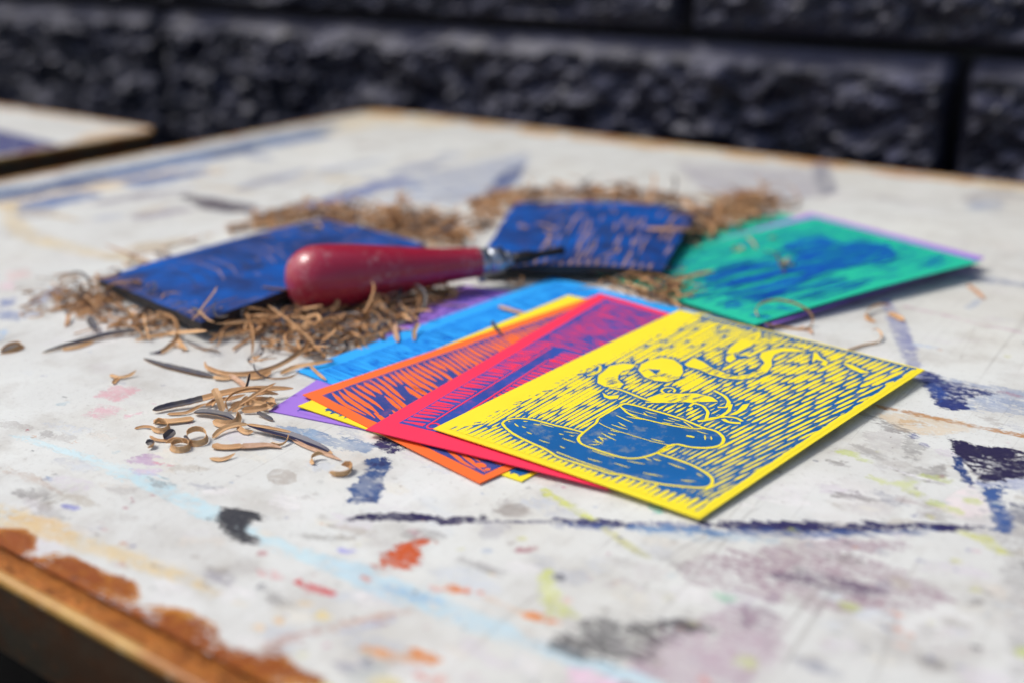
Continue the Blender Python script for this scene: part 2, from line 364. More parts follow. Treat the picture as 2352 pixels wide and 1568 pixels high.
for x, y in ((2012, 1100), (2070, 1112), (2095, 1128)): L_(2, [(x - 10, y - 4), (x + 14, y + 5)], 1.6, (206, 216, 122), .8, 1.2, 1.2, .8)
L_(2, [(1500, 1158), (1512, 1175)], 1.4, (84, 184, 170), .8, 1, 1, .8); L_(2, [(1650, 1366), (1680, 1374)], 1.6, (150, 216, 176), .7, 1, 1, 1)
# oranges and reds
P_(1, [(858, 1296), (880, 1278), (925, 1248), (960, 1236), (1000, 1232), (990, 1248), (962, 1262), (965, 1285), (950, 1306), (905, 1310)], (206, 92, 46), .92, 1.4, 1.9, .8)
L_(1, [(1032, 1352), (1056, 1354)], [1.2, 1.1], (236, 132, 52), .9, .8, .7, .8); L_(1, [(1074, 1353), (1104, 1362)], [1.2, 1.0], (236, 122, 56), .9, .8, .7, .8)
L_(1, [(1108, 1366), (1170, 1392), (1200, 1408)], [.7, .8, .7], (238, 196, 156), .7, .8, .9, 1); L_(1, [(1206, 1408), (1280, 1428)], [1.0, 1.2], (234, 144, 66), .9, .8, .8, 1)
L_(1, [(840, 1488), (900, 1506), (950, 1520)], [1.2, 1.4, 1.0], (232, 160, 92), .85, 1, 1.2, 1.2); L_(1, [(950, 1500), (1000, 1516)], [1.6, 1.2], (224, 140, 66), .9, 1, 1, 1.2)
L_(1, [(960, 1548), (1010, 1562)], [1.6, 1.6], (224, 136, 118), .8, 1, 1, 1.2); P_(1, [(800, 1530), (870, 1520), (900, 1545), (850, 1566), (800, 1562)], (176, 184, 180), .8, 1.4, 1.2, 1.4)
L_(1, [(870, 1560), (900, 1575)], 2.2, (214, 196, 100), .8, 1, 1, 1.2)
L_(1, [(682, 1334), (712, 1348), (760, 1362)], [.8, 1.3, 1.0], (216, 88, 92), .9, .8, .7, .8); L_(1, [(712, 1348), (700, 1368)], [1.0, .5], (214, 96, 98), .85, .8, .7, .8)
P_(1, [(590, 1300), (640, 1312), (645, 1330), (600, 1322)], (226, 160, 160), .6, 1.4, 1.4, 1)
L_(1, [(1195, 1262), (1225, 1260)], [1.2, 1.0], (168, 92, 104), .85, .8, .8, .8); L_(1, [(945, 1218), (965, 1230)], [1.3, 1.0], (164, 96, 116), .8, .8, .9, .8)
for x, y, r, c in ((1040, 1345, 1, (226, 150, 110)), (842, 1328, 1, (228, 140, 110)), (1300, 1378, .9, (232, 190, 170)), (700, 1385, 1.1, (240, 205, 140)), (740, 1412, 1.4, (236, 214, 140)), (640, 1425, 1, (232, 190, 130)), (590, 1440, .8, (236, 190, 120)), (1000, 1350, 1, (232, 170, 150)), (1620, 1560, 1.2, (224, 140, 130)), (2060, 1440, .9, (230, 170, 150)), (2070, 1480, .9, (232, 190, 170)), (2060, 1410, 1.2, (228, 166, 140)), (2085, 1455, .8, (228, 176, 150))):
    L_(2, [(x - 5, y - 2), (x + 6, y + 3)], r, c, .85, .8, .8, .8)
L_(1, [(620, 1480), (720, 1450), (800, 1430), (880, 1412), (960, 1400)], [1.8, .9, .8, .7, .4], (196, 150, 130), .7, 1, 1.4, 1.2); L_(1, [(600, 1500), (640, 1480)], [2.4, 1.2], (150, 98, 70), .75, 1, 1.2, 1.4)
L_(1, [(760, 1458), (830, 1440), (900, 1425)], [.6, 1.1, .6], (172, 180, 206), .6, 1, 1.4, 1)
# violet / pink near the loose curls
P_(1, [(290, 1056), (320, 1042), (352, 1046), (348, 1056), (372, 1066), (340, 1068)], (184, 142, 186), .8, 1.2, 1.8, .5)
L_(1, [(340, 1044), (372, 1052)], .8, (186, 150, 194), .7, .8, 1.2, .5); L_(1, [(352, 1062), (392, 1068)], [.9, .3], (220, 126, 150), .85, .7, .7, .4)
P_(1, [(300, 1078), (340, 1072), (372, 1078), (350, 1092), (316, 1088)], (206, 186, 214), .6, 1.6, 2, .6)
P_(1, [(218, 910), (262, 882), (318, 895), (300, 908), (270, 920)], (222, 140, 156), .65, 1.8, 2.0, 1.6); P_(1, [(192, 950), (232, 930), (275, 940), (260, 955), (215, 960)], (226, 160, 176), .55, 1.8, 2.0, 1.6)
L_(2, [(292, 955), (330, 945)], [1, .7], (226, 150, 172), .6, 1, 1.4, .8); L_(2, [(300, 950), (345, 948)], [.9, .6], (246, 240, 234), .8, 1, 1.2, .6)
L_(2, [(148, 1160), (178, 1167)], [1.1, .9], (128, 132, 200), .85, .6, .4, .6); L_(2, [(785, 1262), (808, 1265)], [1.2, 1.1], (164, 164, 226), .85, .6, .5, .8)
for x, y in ((298, 1142), (305, 1150), (352, 1136), (285, 1165)): L_(2, [(x - 4, y), (x + 4, y + 1)], .6, (176, 84, 104), .8, .6, .8, .4)
# grey dried glue drops
P_(2, [(612, 1092), (622, 1080), (640, 1074), (664, 1078), (682, 1088), (680, 1104), (660, 1113), (632, 1111), (616, 1102)], (186, 180, 170), .85, .5, .3, .35)
P_(2, [(1138, 1172), (1165, 1156), (1200, 1155), (1218, 1168), (1200, 1184), (1160, 1186)], (170, 164, 156), .85, .7, .5, .7)
P_(1, [(1110, 1200), (1150, 1196), (1170, 1210), (1140, 1240), (1105, 1238), (1100, 1216)], (178, 178, 184), .6, 1.4, 1.4, 1)
# blue ink: brush pulls and edges printed off a roller
P_(1, [(862, 1016), (880, 1004), (906, 1002), (928, 1016), (950, 1022), (930, 1030), (900, 1040), (874, 1032)], (50, 46, 92), .95, 1.2, 1.6, .4)
P_(1, [(842, 1052), (870, 1046), (902, 1058), (896, 1078), (884, 1090), (880, 1120), (866, 1150), (820, 1152), (788, 1160), (806, 1138), (800, 1120), (826, 1096), (836, 1072)], (60, 88, 138), .95, 1.1, 1.5, .5)
P_(2, [(858, 1050), (890, 1050), (898, 1064), (880, 1072), (858, 1066)], (42, 40, 92), .75, 1.2, 1.6, .5)
P_(1, [(600, 985), (700, 985), (800, 1005), (862, 1025), (840, 1040), (740, 1022), (640, 1010)], (92, 128, 172), .75, 1.6, 3.4, .4)
P_(1, [(640, 978), (720, 985), (760, 1010), (690, 1020), (640, 1000)], (110, 150, 190), .8, 1.4, 2.2, .5)
L_(1, [(795, 1194), (830, 1186), (864, 1186)], [.4, 1.6, 2.2], NAVY, .97, .7, .9, .3); L_(1, [(874, 1188), (905, 1183), (938, 1186)], [1.6, 2.4, 1.8], NAVY, .97, .7, .9, .3)
L_(1, [(948, 1186), (985, 1188), (1015, 1190)], [2.2, 2.0, .6], (44, 38, 82), .97, .7, 1.0, .35); L_(1, [(1010, 1200), (1060, 1192), (1110, 1190)], [1, 1.7, .8], (48, 42, 84), .95, .8, 1.0, .4)
L_(1, [(1090, 1198), (1200, 1198), (1270, 1196)], [.5, .8, 1.0], (78, 76, 110), .85, .8, 1.0, .5)
L_(1, [(1270, 1196), (1330, 1199), (1410, 1200), (1450, 1206)], [1.6, 2.1, 2.3, 1.4], (48, 50, 102), .95, .8, 1.4, .5)
L_(2, [(1272, 1204), (1340, 1208), (1400, 1210)], [1, 1.5, 1.2], (62, 92, 158), .85, .9, 1.6, .6)
L_(1, [(1450, 1202), (1540, 1204), (1620, 1208)], [1.2, 1.8, 1.6], (74, 84, 142), .85, .9, 2.0, .5); L_(2, [(1440, 1212), (1540, 1214), (1660, 1222)], [1.2, 1.8, 1.6], (88, 138, 190), .8, 1, 2.0, .7)
L_(1, [(1620, 1204), (1720, 1206), (1830, 1208), (1950, 1210), (2080, 1206), (2180, 1212), (2245, 1214)], [1.6, 2.2, 2.8, 2.6, 2.4, 1.8, .6], (48, 44, 92), .92, 1.2, 2.4, .5)
L_(2, [(1680, 1218), (1780, 1224), (1900, 1226), (2000, 1222), (2140, 1218)], [1.4, 2.2, 1.8, 1.2, 1.6], (72, 98, 152), .75, 1.3, 2.6, .7)
L_(0, [(1480, 1218), (1650, 1230), (1780, 1238)], [2, 3, 2], (172, 196, 210), .6, 1.6, 2, 1.4)
# right hand side
P_(1, [(2100, 845), (2118, 880), (2130, 905), (2158, 930), (2190, 942), (2222, 938), (2215, 915), (2260, 905), (2300, 902), (2230, 886), (2170, 872), (2130, 850)], (52, 64, 122), .95, 1.2, 1.9, .5)
P_(0, [(2090, 838), (2170, 868), (2352, 898), (2420, 905), (2420, 962), (2280, 945), (2210, 938), (2140, 900)], (128, 150, 188), .72, 1.8, 3.6, .6)
P_(2, [(2120, 880), (2150, 880), (2180, 905), (2160, 925), (2135, 905)], (48, 84, 160), .7, 1, 1.6, .6)
L_(1, [(2300, 898), (2352, 912)], [.9, .7], (176, 116, 134), .7, .8, 1.4, .5)
L_(2, [(2010, 932), (2080, 945), (2140, 957), (2215, 974), (2300, 990), (2420, 1012)], [1.1, 1.5, 1.5, 1.3, 1.6, 2.0], (186, 128, 62), .88, .8, 1.0, .7)
P_(0, [(2010, 948), (2100, 948), (2210, 965), (2240, 985), (2150, 1000), (2060, 985)], (222, 202, 168), .7, 1.8, 1.6, 1.4)
L_(2, [(2080, 968), (2110, 972)], 2.2, (206, 170, 120), .6, 1.4, 1.6, 1.2)
P_(1, [(2172, 996), (2190, 1008), (2225, 1010), (2236, 1024), (2300, 1026), (2420, 1050), (2420, 1100), (2330, 1095), (2262, 1108), (2244, 1100), (2210, 1060), (2190, 1035)], (46, 42, 76), .95, 1.0, 1.5, .4)
P_(0, [(2240, 1085), (2420, 1090), (2420, 1130), (2250, 1120)], (110, 128, 182), .75, 1.8, 3, .6)
P_(2, [(2188, 1040), (2205, 1045), (2228, 1095), (2240, 1120), (2215, 1108), (2192, 1075)], (42, 70, 128), .9, .9, 1.2, .4)
P_(1, [(2252, 1124), (2300, 1110), (2318, 1118), (2300, 1140), (2312, 1165), (2330, 1200), (2310, 1225), (2290, 1215), (2275, 1170), (2262, 1140)], (66, 96, 152), .92, 1.3, 2.0, .5)
P_(1, [(2315, 1150), (2360, 1160), (2420, 1185), (2420, 1215), (2330, 1200)], (70, 76, 108), .75, 1.6, 2.8, .8)
P_(0, [(2290, 1230), (2352, 1180), (2480, 1200), (2480, 1600), (2330, 1600), (2318, 1400), (2300, 1280)], (168, 166, 164), .65, 2.6, 3.0, 1.6)
P_(1, [(2070, 1010), (2095, 1000), (2110, 1022), (2095, 1050), (2075, 1055), (2078, 1030)], (150, 148, 144), .8, 1.3, 2.0, .5)
P_(1, [(2105, 1020), (2120, 1025), (2108, 1058), (2092, 1058)], (142, 140, 136), .75, 1.3, 2.2, .5)
P_(1, [(2118, 1085), (2150, 1068), (2172, 1064), (2176, 1090), (2150, 1105), (2128, 1095)], (138, 134, 130), .8, 1.2, 1.6, .5)
L_(2, [(2096, 998), (2106, 1004)], 1.2, (88, 96, 150), .85, .8, 1, .4); L_(2, [(2120, 1018), (2130, 1022)], .9, (110, 112, 164), .8, .8, 1, .4); L_(2, [(2140, 1098), (2160, 1094)], 1.0, (166, 92, 98), .8, .8, 1.2, .5)
P_(0, [(1980, 990), (2060, 985), (2080, 1010), (2050, 1040), (2000, 1030)], (196, 194, 190), .7, 1.6, 2.4, .6)
L_(2, [(2010, 1060), (2080, 1085), (2180, 1115), (2250, 1125)], [.3, .5, .4, .3], (246, 246, 246), .9, .5, .5, .3); L_(2, [(2060, 1160), (2110, 1115), (2170, 1080)], [.25, .3, .3], (120, 112, 108), .7, .4, .6, .3)
P_(0, [(2140, 1165), (2230, 1105), (2262, 1140), (2280, 1180), (2200, 1190)], (238, 226, 224), .8, 1.6, 1.4, 1)
P_(1, [(2090, 1175), (2130, 1150), (2160, 1160), (2150, 1190), (2110, 1195)], (170, 160, 160), .55, 1.6, 2.4, .8)
L_(1, [(2034, 690), (2060, 740), (2080, 790), (2100, 840), (2116, 872)], [1.6, 3.6, 3.4, 2.4, 2.4], (116, 122, 172), .85, 1.4, 1.6, 1)
L_(1, [(2080, 788), (2160, 800)], [1.4, .6], (176, 196, 224), .7, 1, 1.4, 1); L_(2, [(2076, 704), (2160, 722), (2250, 745), (2420, 778)], [1.0, 1.1, .9, .8], (196, 160, 176), .75, .8, 1, 1)
L_(2, [(2225, 708), (2250, 690)], 1.6, (120, 150, 190), .6, 1, 1, 1)
L_(1, [(2230, 480), (2290, 488)], [3, 2], (150, 164, 180), .6, 1.5, 1.5, 3)
# far half of the top
for pts, hw, c, op in (([(0, 446), (120, 428), (250, 400), (380, 372), (480, 352), (620, 322), (760, 290)], [8, 7, 9, 6, 8, 8, 4], (150, 170, 196), .75), ([(220, 410), (300, 394)], [6, 5], (88, 108, 160), .75), ([(470, 362), (560, 340)], [6, 5], (96, 124, 164), .75), ([(0, 452), (60, 444)], [6, 5], (92, 108, 160), .8), ([(620, 330), (720, 312)], [6, 6], (120, 140, 168), .7)):
    L_(1, pts, [h * 2.4 for h in hw], tuple(int(v * .86) for v in c), .95, 2.2, 1.6, 4)
L_(0, [(0, 470), (250, 425), (420, 400), (480, 396)], [12, 14, 15, 12], (222, 190, 136), .75, 1.8, 1.6, 5)
L_(1, [(20, 470), (26, 505), (60, 540), (120, 560), (200, 580), (330, 600)], [4.5, 5, 6, 6.5, 5, 4], (220, 196, 142), .7, 1.6, 1.8, 5)
L_(1, [(230, 468), (330, 448), (430, 436)], [4, 8, 4], (164, 162, 170), .9, 1.2, 1, 3); L_(1, [(330, 498), (420, 484)], [7, 6], (170, 166, 172), .9, 1.2, 1, 3)
L_(1, [(430, 452), (500, 470), (545, 478)], [4, 12, 12], (104, 98, 104), .95, 1.6, 1.4, 3); L_(1, [(478, 402), (505, 396)], 5, (168, 166, 170), .7, 3, 2, 4)
L_(0, [(700, 300), (860, 268), (1000, 285)], [30, 34, 20], (220, 198, 150), .85, 2, 2, 8)
P_(1, [(690, 478), (860, 430), (1010, 392), (1110, 372), (1215, 352), (1195, 392), (1120, 450), (1040, 470), (900, 460), (760, 486)], (150, 164, 192), .85, 2.6, 3.2, 4)
L_(2, [(700, 476), (880, 426), (930, 412)], [5, 9, 5], (120, 132, 178), .9, 1.6, 2, 3); P_(2, [(1110, 446), (1150, 400), (1212, 372), (1192, 415), (1150, 445)], (84, 100, 146), .9, 1.4, 1.6, 3)
L_(2, [(1090, 352), (1150, 338)], [6, 4], (186, 182, 166), .7, 4, 4, 4)
P_(1, [(1862, 372), (1900, 372), (1925, 440), (1890, 452), (1872, 420)], (142, 142, 154), .9, 1.6, 1.4, 4)
P_(0, [(1560, 378), (1860, 392), (1880, 450), (1780, 470), (1620, 440)], (180, 178, 184), .9, 2.2, 1.6, 8)
L_(2, [(1796, 490), (1830, 476)], [3, 3], (150, 140, 146), .7, 2, 2, 3)
for x in range(870, 2420, 118):
    y = 252 + (x - 855) * .1156 + 6
    L_(1, [(x, y), (x + random.uniform(30, 70), y + random.uniform(4, 8))], random.uniform(8, 15), random.choice([(206, 160, 88), (190, 126, 52), (220, 192, 136)]), .95, 1.4, 1, 4)
# left edge region
for pts, c in (([(0, 690), (30, 684), (36, 700), (0, 710)], (110, 128, 178)), ([(60, 700), (110, 668), (140, 672), (90, 700)], (132, 146, 186)), ([(0, 712), (60, 715), (100, 722), (40, 736), (0, 734)], (120, 138, 180)), ([(100, 670), (135, 655), (150, 668), (120, 682)], (140, 156, 190)), ([(0, 760), (16, 756), (14, 776), (0, 780)], (150, 190, 226))):
    P_(1, pts, c, .8, 2, 2.4, 2)
L_(1, [(250, 866), (300, 872)], [.8, .8], (150, 152, 170), .0); P_(1, [(10, 625), (60, 618), (70, 638), (20, 645)], (230, 190, 186), .6, 2, 2, 2.5); P_(1, [(0, 650), (30, 645), (30, 665), (0, 668)], (234, 196, 206), .6, 2, 2, 2.5)
L_(1, [(254, 876), (285, 880)], [.9, 1.1], (158, 160, 176), .7, 1, 1.2, 1.4)
L_(1, [(0, 1075), (60, 1092), (110, 1112), (140, 1130)], [1, 1.6, 1.2, .6], (200, 184, 168), .7, 1.4, 2, 1.2)
# cracks and hairlines
for pts in ([(468, 1020), (462, 1055), (458, 1080), (480, 1110), (520, 1142)], [(905, 1098), (926, 1122), (935, 1160), (938, 1185)], [(1040, 1098), (1030, 1120), (1000, 1150), (985, 1175)], [(2046, 1000), (2050, 1040), (2058, 1080)]):
    L_(2, pts, .18, (120, 104, 92), .75, .25, .4, .25)
# long faded drags across the far half
for i in range(64):
    x, y = random.uniform(-40, 2352), random.uniform(300, 640)
    if y < 262 + max(0, (x - 855)) * .1156 + 22 or y < 440 - x * .2 + 16: continue
    l = random.uniform(40, 170); sl = random.choice((-.28, -.2, .12, .2))
    L_(random.choice((0, 0, 1)), [(x, y), (x + l / 2, y + sl * l / 2), (x + l, y + sl * l)], [random.uniform(2, 5), random.uniform(4, 13), 2], random.choice([(150, 162, 186), (120, 134, 170), (216, 198, 156), (190, 186, 180), (236, 236, 232), (170, 166, 166), (196, 176, 140)]), random.uniform(.55, .9), 1.8, 2.0, 3)
for x, y, l in ((20, 452, 60), (150, 425, 80), (270, 402, 70), (395, 378, 60), (500, 356, 80), (640, 328, 70), (90, 470, 90), (330, 420, 120)):
    L_(2, [(x, y), (x + l, y - l * .2)], [random.uniform(10, 18), random.uniform(8, 15)], random.choice([(74, 96, 150), (104, 128, 172), (88, 104, 140)]), .9, 1.6, 2.2, 3)
# worn grime: grey rub marks, denser at the right and along the near side
for i in range(70):
    x, y = (random.uniform(1750, 2352), random.uniform(930, 1560)) if i % 2 else (random.uniform(0, 2352), random.uniform(980, 1560))
    a = random.uniform(-.2, .9); l = random.uniform(15, 110)
    L_(random.choice((0, 1)), [(x, y), (x + l * .5, y + l * .5 * math.tan(a * .6) + random.uniform(-6, 6)), (x + l, y + l * math.tan(a * .6))], [random.uniform(.4, 1.5), random.uniform(1, 3.4), .4], random.choice([(150, 146, 142), (172, 166, 158), (128, 122, 120), (186, 178, 162), (146, 150, 166), (170, 150, 152)]), random.uniform(.4, .75), 1.6, 2.6, .6)
# small flecks of every colour
fleck = [(176, 84, 96), (96, 104, 160), (214, 160, 110), (150, 150, 148), (206, 206, 120), (60, 60, 76), (206, 150, 170), (120, 150, 190), (232, 232, 230), (130, 110, 96), (70, 72, 110), (164, 190, 200)]
for i in range(520):
    x, y = random.uniform(-60, 2420), 700 + 900 * random.random() ** .8
    if y < 1000 and 600 < x < 2150: continue
    r = abs(random.gauss(0, .55)) + .15; a = random.uniform(-.5, 1.2); l = random.uniform(0, 9)
    L_(random.choice((0, 2, 2)), [(x, y), (x + l * math.cos(a), y + .5 * l * math.sin(a))], r, random.choice(fleck), random.uniform(.35, .8), .8, 1.0, .4)
for i in range(170):
    x, y = random.uniform(0, 2352), random.uniform(940, 1560); r = random.uniform(.8, 4)
    L_(0, [(x, y), (x + random.uniform(10, 60), y + random.uniform(-4, 18))], r, random.choice([(238, 236, 234), (204, 200, 196), (214, 206, 214), (202, 210, 218), (222, 214, 200), (184, 180, 174), (226, 222, 206), (190, 194, 200)]), .6, 2.4, 2.6, 1.2)

main_table = make_table(C0, True, 1.25, .6415, S, 'long off-white enamel table smeared with paint, rust along its near rim', 3, .0014, .0013, .80, .632)
S2 = []
_keep = S; S = S2
C2 = at(376, 298)
P_(0, [(-80, 300), (0, 300), (90, 322), (190, 346), (60, 354), (-80, 362)], (34, 44, 116), .95, .8, .6, 4)
P_(0, [(200, 306), (372, 296), (345, 334), (140, 350)], (216, 172, 108), .85, 1.5, .8, 8); L_(0, [(-20, 240), (180, 268), (330, 292)], [14, 14, 8], (222, 196, 140), .85, 1.5, .9, 8)
L_(0, [(180, 272), (345, 290)], [4, 5], (186, 124, 58), .85, 1.2, .8, 5); L_(0, [(-60, 388), (150, 352), (330, 318)], [9, 8, 6], (206, 186, 150), .85, 1.2, .8, 6)
S = _keep
make_table(C2, False, 1.0, .6415, S2, 'second cream topped table at the left, in front of the wall', 1, .006, .006, .5, .40)

# ------------------------------------------------------------------ painted block wall
def mat_wall():
    t = NT('black_wall_paint'); co = t.coord()
    n1 = t.noise(30, 6, .6, vec=co); n2 = t.noise(240, 4, .6, vec=co)
    c = t.mix(t.ramp(n1, .35, .65), (.0035, .004, .011), (.009, .0095, .024))
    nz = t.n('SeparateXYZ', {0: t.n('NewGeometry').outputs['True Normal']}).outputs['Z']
    c = t.mix(t.math('MULTIPLY', t.ramp(nz, .25, .8), t.ramp(n1, .3, .6, .45, 1.0)), c, (.064, .067, .112))   # sky light painted as blue-grey into the colour of upward faces
    t.bump(n2, .4, .001)
    return t.fin(c, t.ramp(n1, .3, .7, .40, .6), spec=.40)
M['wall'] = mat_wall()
wall_o = C0 - EV * .040; wall_o.z = 0
def wall_pt(u, d, z): return wall_o + EU * u + EV * d + Vector((0, 0, z))
wroot = empty('block_wall', wall_pt(.1, 0, -.78)); tag(wroot, 'black painted wall of rough split-face concrete blocks behind the tables', 'wall')
PITCHU, ROWH = .8420, .2
def block(u0, u1, z0, z1, seed, nu=240, nz=62):
    vv, ff = [], []
    for i in range(nu + 1):
        for j in range(nz + 1):
            u = u0 + (u1 - u0) * i / nu; z = z0 + (z1 - z0) * j / nz
            q = Vector((u * 24, z * 30, seed * 7.7))
            rgh = mnoise.fractal(q, .9, 2.1, 5) * .012 + mnoise.fractal(q * 2.6, .8, 2.2, 3) * .008
            eb = z1 - z; et = min(u - u0, u1 - u, z - z0)
            d = .010 + rgh * min(1, et / .012, max(.05, (eb - .013) / .010))
            d *= min(1, et / .006 + .15)
            if eb < .0145: d -= (.0145 - eb) * .9           # the weathered top arris slopes back to the joint
            vv.append(wall_pt(u + .002 * mnoise.noise(q * 2), d, z))
    for i in range(nu):
        for j in range(nz):
            a = i * (nz + 1) + j; ff.append((a, a + nz + 1, a + nz + 2, a + 1))
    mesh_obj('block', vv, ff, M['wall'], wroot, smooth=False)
ztop = .0735
k = 0
for row in range(-1, 5):
    z1 = ztop + row * ROWH; z0 = z1 - ROWH + .008
    off = -.338 + (.635 if row % 2 else 0)
    for i in range(-2, 4):
        u0 = off + i * PITCHU + .005; u1 = u0 + PITCHU - .010
        if u1 < -.9 or u0 > 1.2: continue
        block(u0, u1, z0, z1, k, *((240, 62) if row in (0, 1) else (60, 18))); k += 1
vb = [wall_pt(u, -.032 if d else -.12, z) for d in (0, 1) for u, z in ((-1.2, -.78), (1.4, -.78), (1.4, ztop + 4 * ROWH), (-1.2, ztop + 4 * ROWH))]
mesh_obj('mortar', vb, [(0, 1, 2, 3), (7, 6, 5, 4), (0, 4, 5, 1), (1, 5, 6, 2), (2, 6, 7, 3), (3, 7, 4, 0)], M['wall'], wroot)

# ------------------------------------------------------------------ sheets: cards and lino blocks share this surface
SURF = []
class Sheet:
    """a nearly flat rectangle: corners L (origin), B (end of the short side), T (end of the long side) and a height field"""
    def __init__(s, L, B, T, z, W, H, curl=0.0, curlv=0.0, skew=(0, 0), R=None):
        s.skew = np.array(skew) / 1000.0                            # slight warp of the corner opposite L
        s.W, s.H, s.z4, s.curl, s.curlv = W, H, z, curl, curlv      # z: heights (mm) at L, B, T, R
        s.L = at(*L, z[0] / 1000); s.B = at(*B, z[1] / 1000); s.T = at(*T, z[2] / 1000)
        s.o = np.array(s.L[:2]); s.U = (np.array(s.B[:2]) - s.o) / W; s.V = (np.array(s.T[:2]) - s.o) / H
        s.inv = np.linalg.inv(np.stack([s.U, s.V], 1)); SURF.append(s)
        if R: s.skew = np.array(at(*R, z[3] / 1000)[:2]) - (s.o + s.U * W + s.V * H)
    def back(s, xy):
        r_ = s.inv @ (xy - s.o)
        for _ in range(4): r_ = s.inv @ (xy - s.o - s.skew * (r_[0] / s.W) * (r_[1] / s.H))
        return r_
    def zz(s, u, v):
        a, b = u / s.W, v / s.H
        return ((1 - a) * (1 - b) * s.z4[0] + a * (1 - b) * s.z4[1] + (1 - a) * b * s.z4[2] + a * b * s.z4[3] + s.curl * 4 * a * (1 - a) + s.curlv * 4 * b * (1 - b)) / 1000
    def p(s, u, v, dz=0.0):
        q = s.o + s.U * u + s.V * v + s.skew * (u / s.W) * (v / s.H); return (q[0], q[1], s.zz(u, v) + dz)
    def uv(s, x, y):
        z = s.zz(s.W / 2, s.H / 2)
        for _ in range(5):
            w = at(x, y, z); r = s.back(np.array(w[:2])); z = s.zz(*r)
        return r
    def over(s, x, y):
        r = s.back(np.array((x, y)))
        return s.zz(*r) if 0 <= r[0] <= s.W and 0 <= r[1] <= s.H else None
    def slab(s, name, th, mats, nu=14, nv=18, parent=None, edge_mat=0, wob=0.0):
        vv, ff, fm = [], [], []
        def P(i, j, dz):
            u, v = s.W * i / nu, s.H * j / nv
            if wob:
                u += wob * mnoise.noise(Vector((v * .06, i * .0, 1.3 + (i > nu / 2)))) * (1 if i in (0, nu) else 0)
                v += wob * mnoise.noise(Vector((u * .06, 5.1 + (j > nv / 2), 2.0))) * (1 if j in (0, nv) else 0)
            return s.p(u, v, dz)
        for dz in (0.0, -th):
            for i in range(nu + 1):
                for j in range(nv + 1): vv.append(P(i, j, dz))
        n = (nu + 1) * (nv + 1); ix = lambda i, j: i * (nv + 1) + j
        for i in range(nu):
            for j in range(nv):
                ff.append((ix(i, j), ix(i + 1, j), ix(i + 1, j + 1), ix(i, j + 1))); fm.append(0)
                ff.append((n + ix(i, j), n + ix(i, j + 1), n + ix(i + 1, j + 1), n + ix(i + 1, j))); fm.append(edge_mat)
        ring = [ix(i, 0) for i in range(nu)] + [ix(nu, j) for j in range(nv)] + [ix(i, nv) for i in range(nu, 0, -1)] + [ix(0, j) for j in range(nv, 0, -1)]
        for a, b in zip(ring, ring[1:] + ring[:1]): ff.append((a, n + a, n + b, b)); fm.append(edge_mat)
        return mesh_obj(name, vv, ff, mats, parent, fmat=fm)

class Art:
    """flat print gathered in sheet millimetres"""
    def __init__(s, sh): s.sh, s.v, s.f, s.m = sh, [], [], []
    def stroke(s, pts, w, lift=.10, mat=0, jag=0.0, taper=True):
        pts = [np.array(p, float) for p in pts]; n = len(pts)
        if n < 2: return
        b0 = len(s.v)
        for i in range(n):
            d = pts[min(i + 1, n - 1)] - pts[max(i - 1, 0)]; d = d / (np.linalg.norm(d) + 1e-9); nr = np.array((-d[1], d[0]))
            ww = (w[i] if isinstance(w, (list, tuple)) else w) / 2
            if taper and not isinstance(w, (list, tuple)): ww *= min(1, .35 + 2.2 * min(i, n - 1 - i) / n)
            a, b = ww * (1 + random.uniform(-jag, jag)), ww * (1 + random.uniform(-jag, jag))
            q1 = pts[i] + nr * a; q2 = pts[i] - nr * b
            s.v += [s.sh.p(q1[0], q1[1], lift / 1000), s.sh.p(q2[0], q2[1], lift / 1000)]
        for i in range(n - 1):
            k = b0 + 2 * i; s.f.append((k, k + 1, k + 3, k + 2)); s.m.append(mat)
    def line(s, pts, w, lift=.10, mat=0, jag=.15, step=1.2):
        """hand cut line: resampled, a little uneven"""
        P = [np.array(p, float) for p in pts]; out = []
        for a, b in zip(P, P[1:]):
            m = max(1, int(np.linalg.norm(b - a) / step))
            out += [a + (b - a) * i / m for i in range(m)]
        out.append(P[-1])
        sm = [out[0]] + [(out[i - 1] + 2 * out[i] + out[i + 1]) / 4 for i in range(1, len(out) - 1)] + [out[-1]]
        s.stroke(sm, [w * (1 + random.uniform(-jag, jag)) for _ in sm], lift, mat)
    def poly(s, pts, lift=.10, mat=0):
        b0 = len(s.v); s.v += [s.sh.p(u, v, lift / 1000) for u, v in pts]; s.f.append(tuple(range(b0, b0 + len(pts)))); s.m.append(mat)
    def field(s, u0, u1, v0, v1, lift=.05, mat=0, jit=.25, nu=24, nv=34):
        b0 = len(s.v)
        for i in range(nu + 1):
            for j in range(nv + 1):
                u = u0 + (u1 - u0) * i / nu; v = v0 + (v1 - v0) * j / nv
                if i in (0, nu): u += random.uniform(-jit, jit)
                if j in (0, nv): v += random.uniform(-jit, jit)
                s.v.append(s.sh.p(u, v, lift / 1000))
        for i in range(nu):
            for j in range(nv):
                a = b0 + i * (nv + 1) + j; s.f.append((a, a + nv + 1, a + nv + 2, a + 1)); s.m.append(mat)
    def build(s, name, mats, parent):
        o = mesh_obj(name, s.v, s.f, mats, parent, fmat=s.m); return o

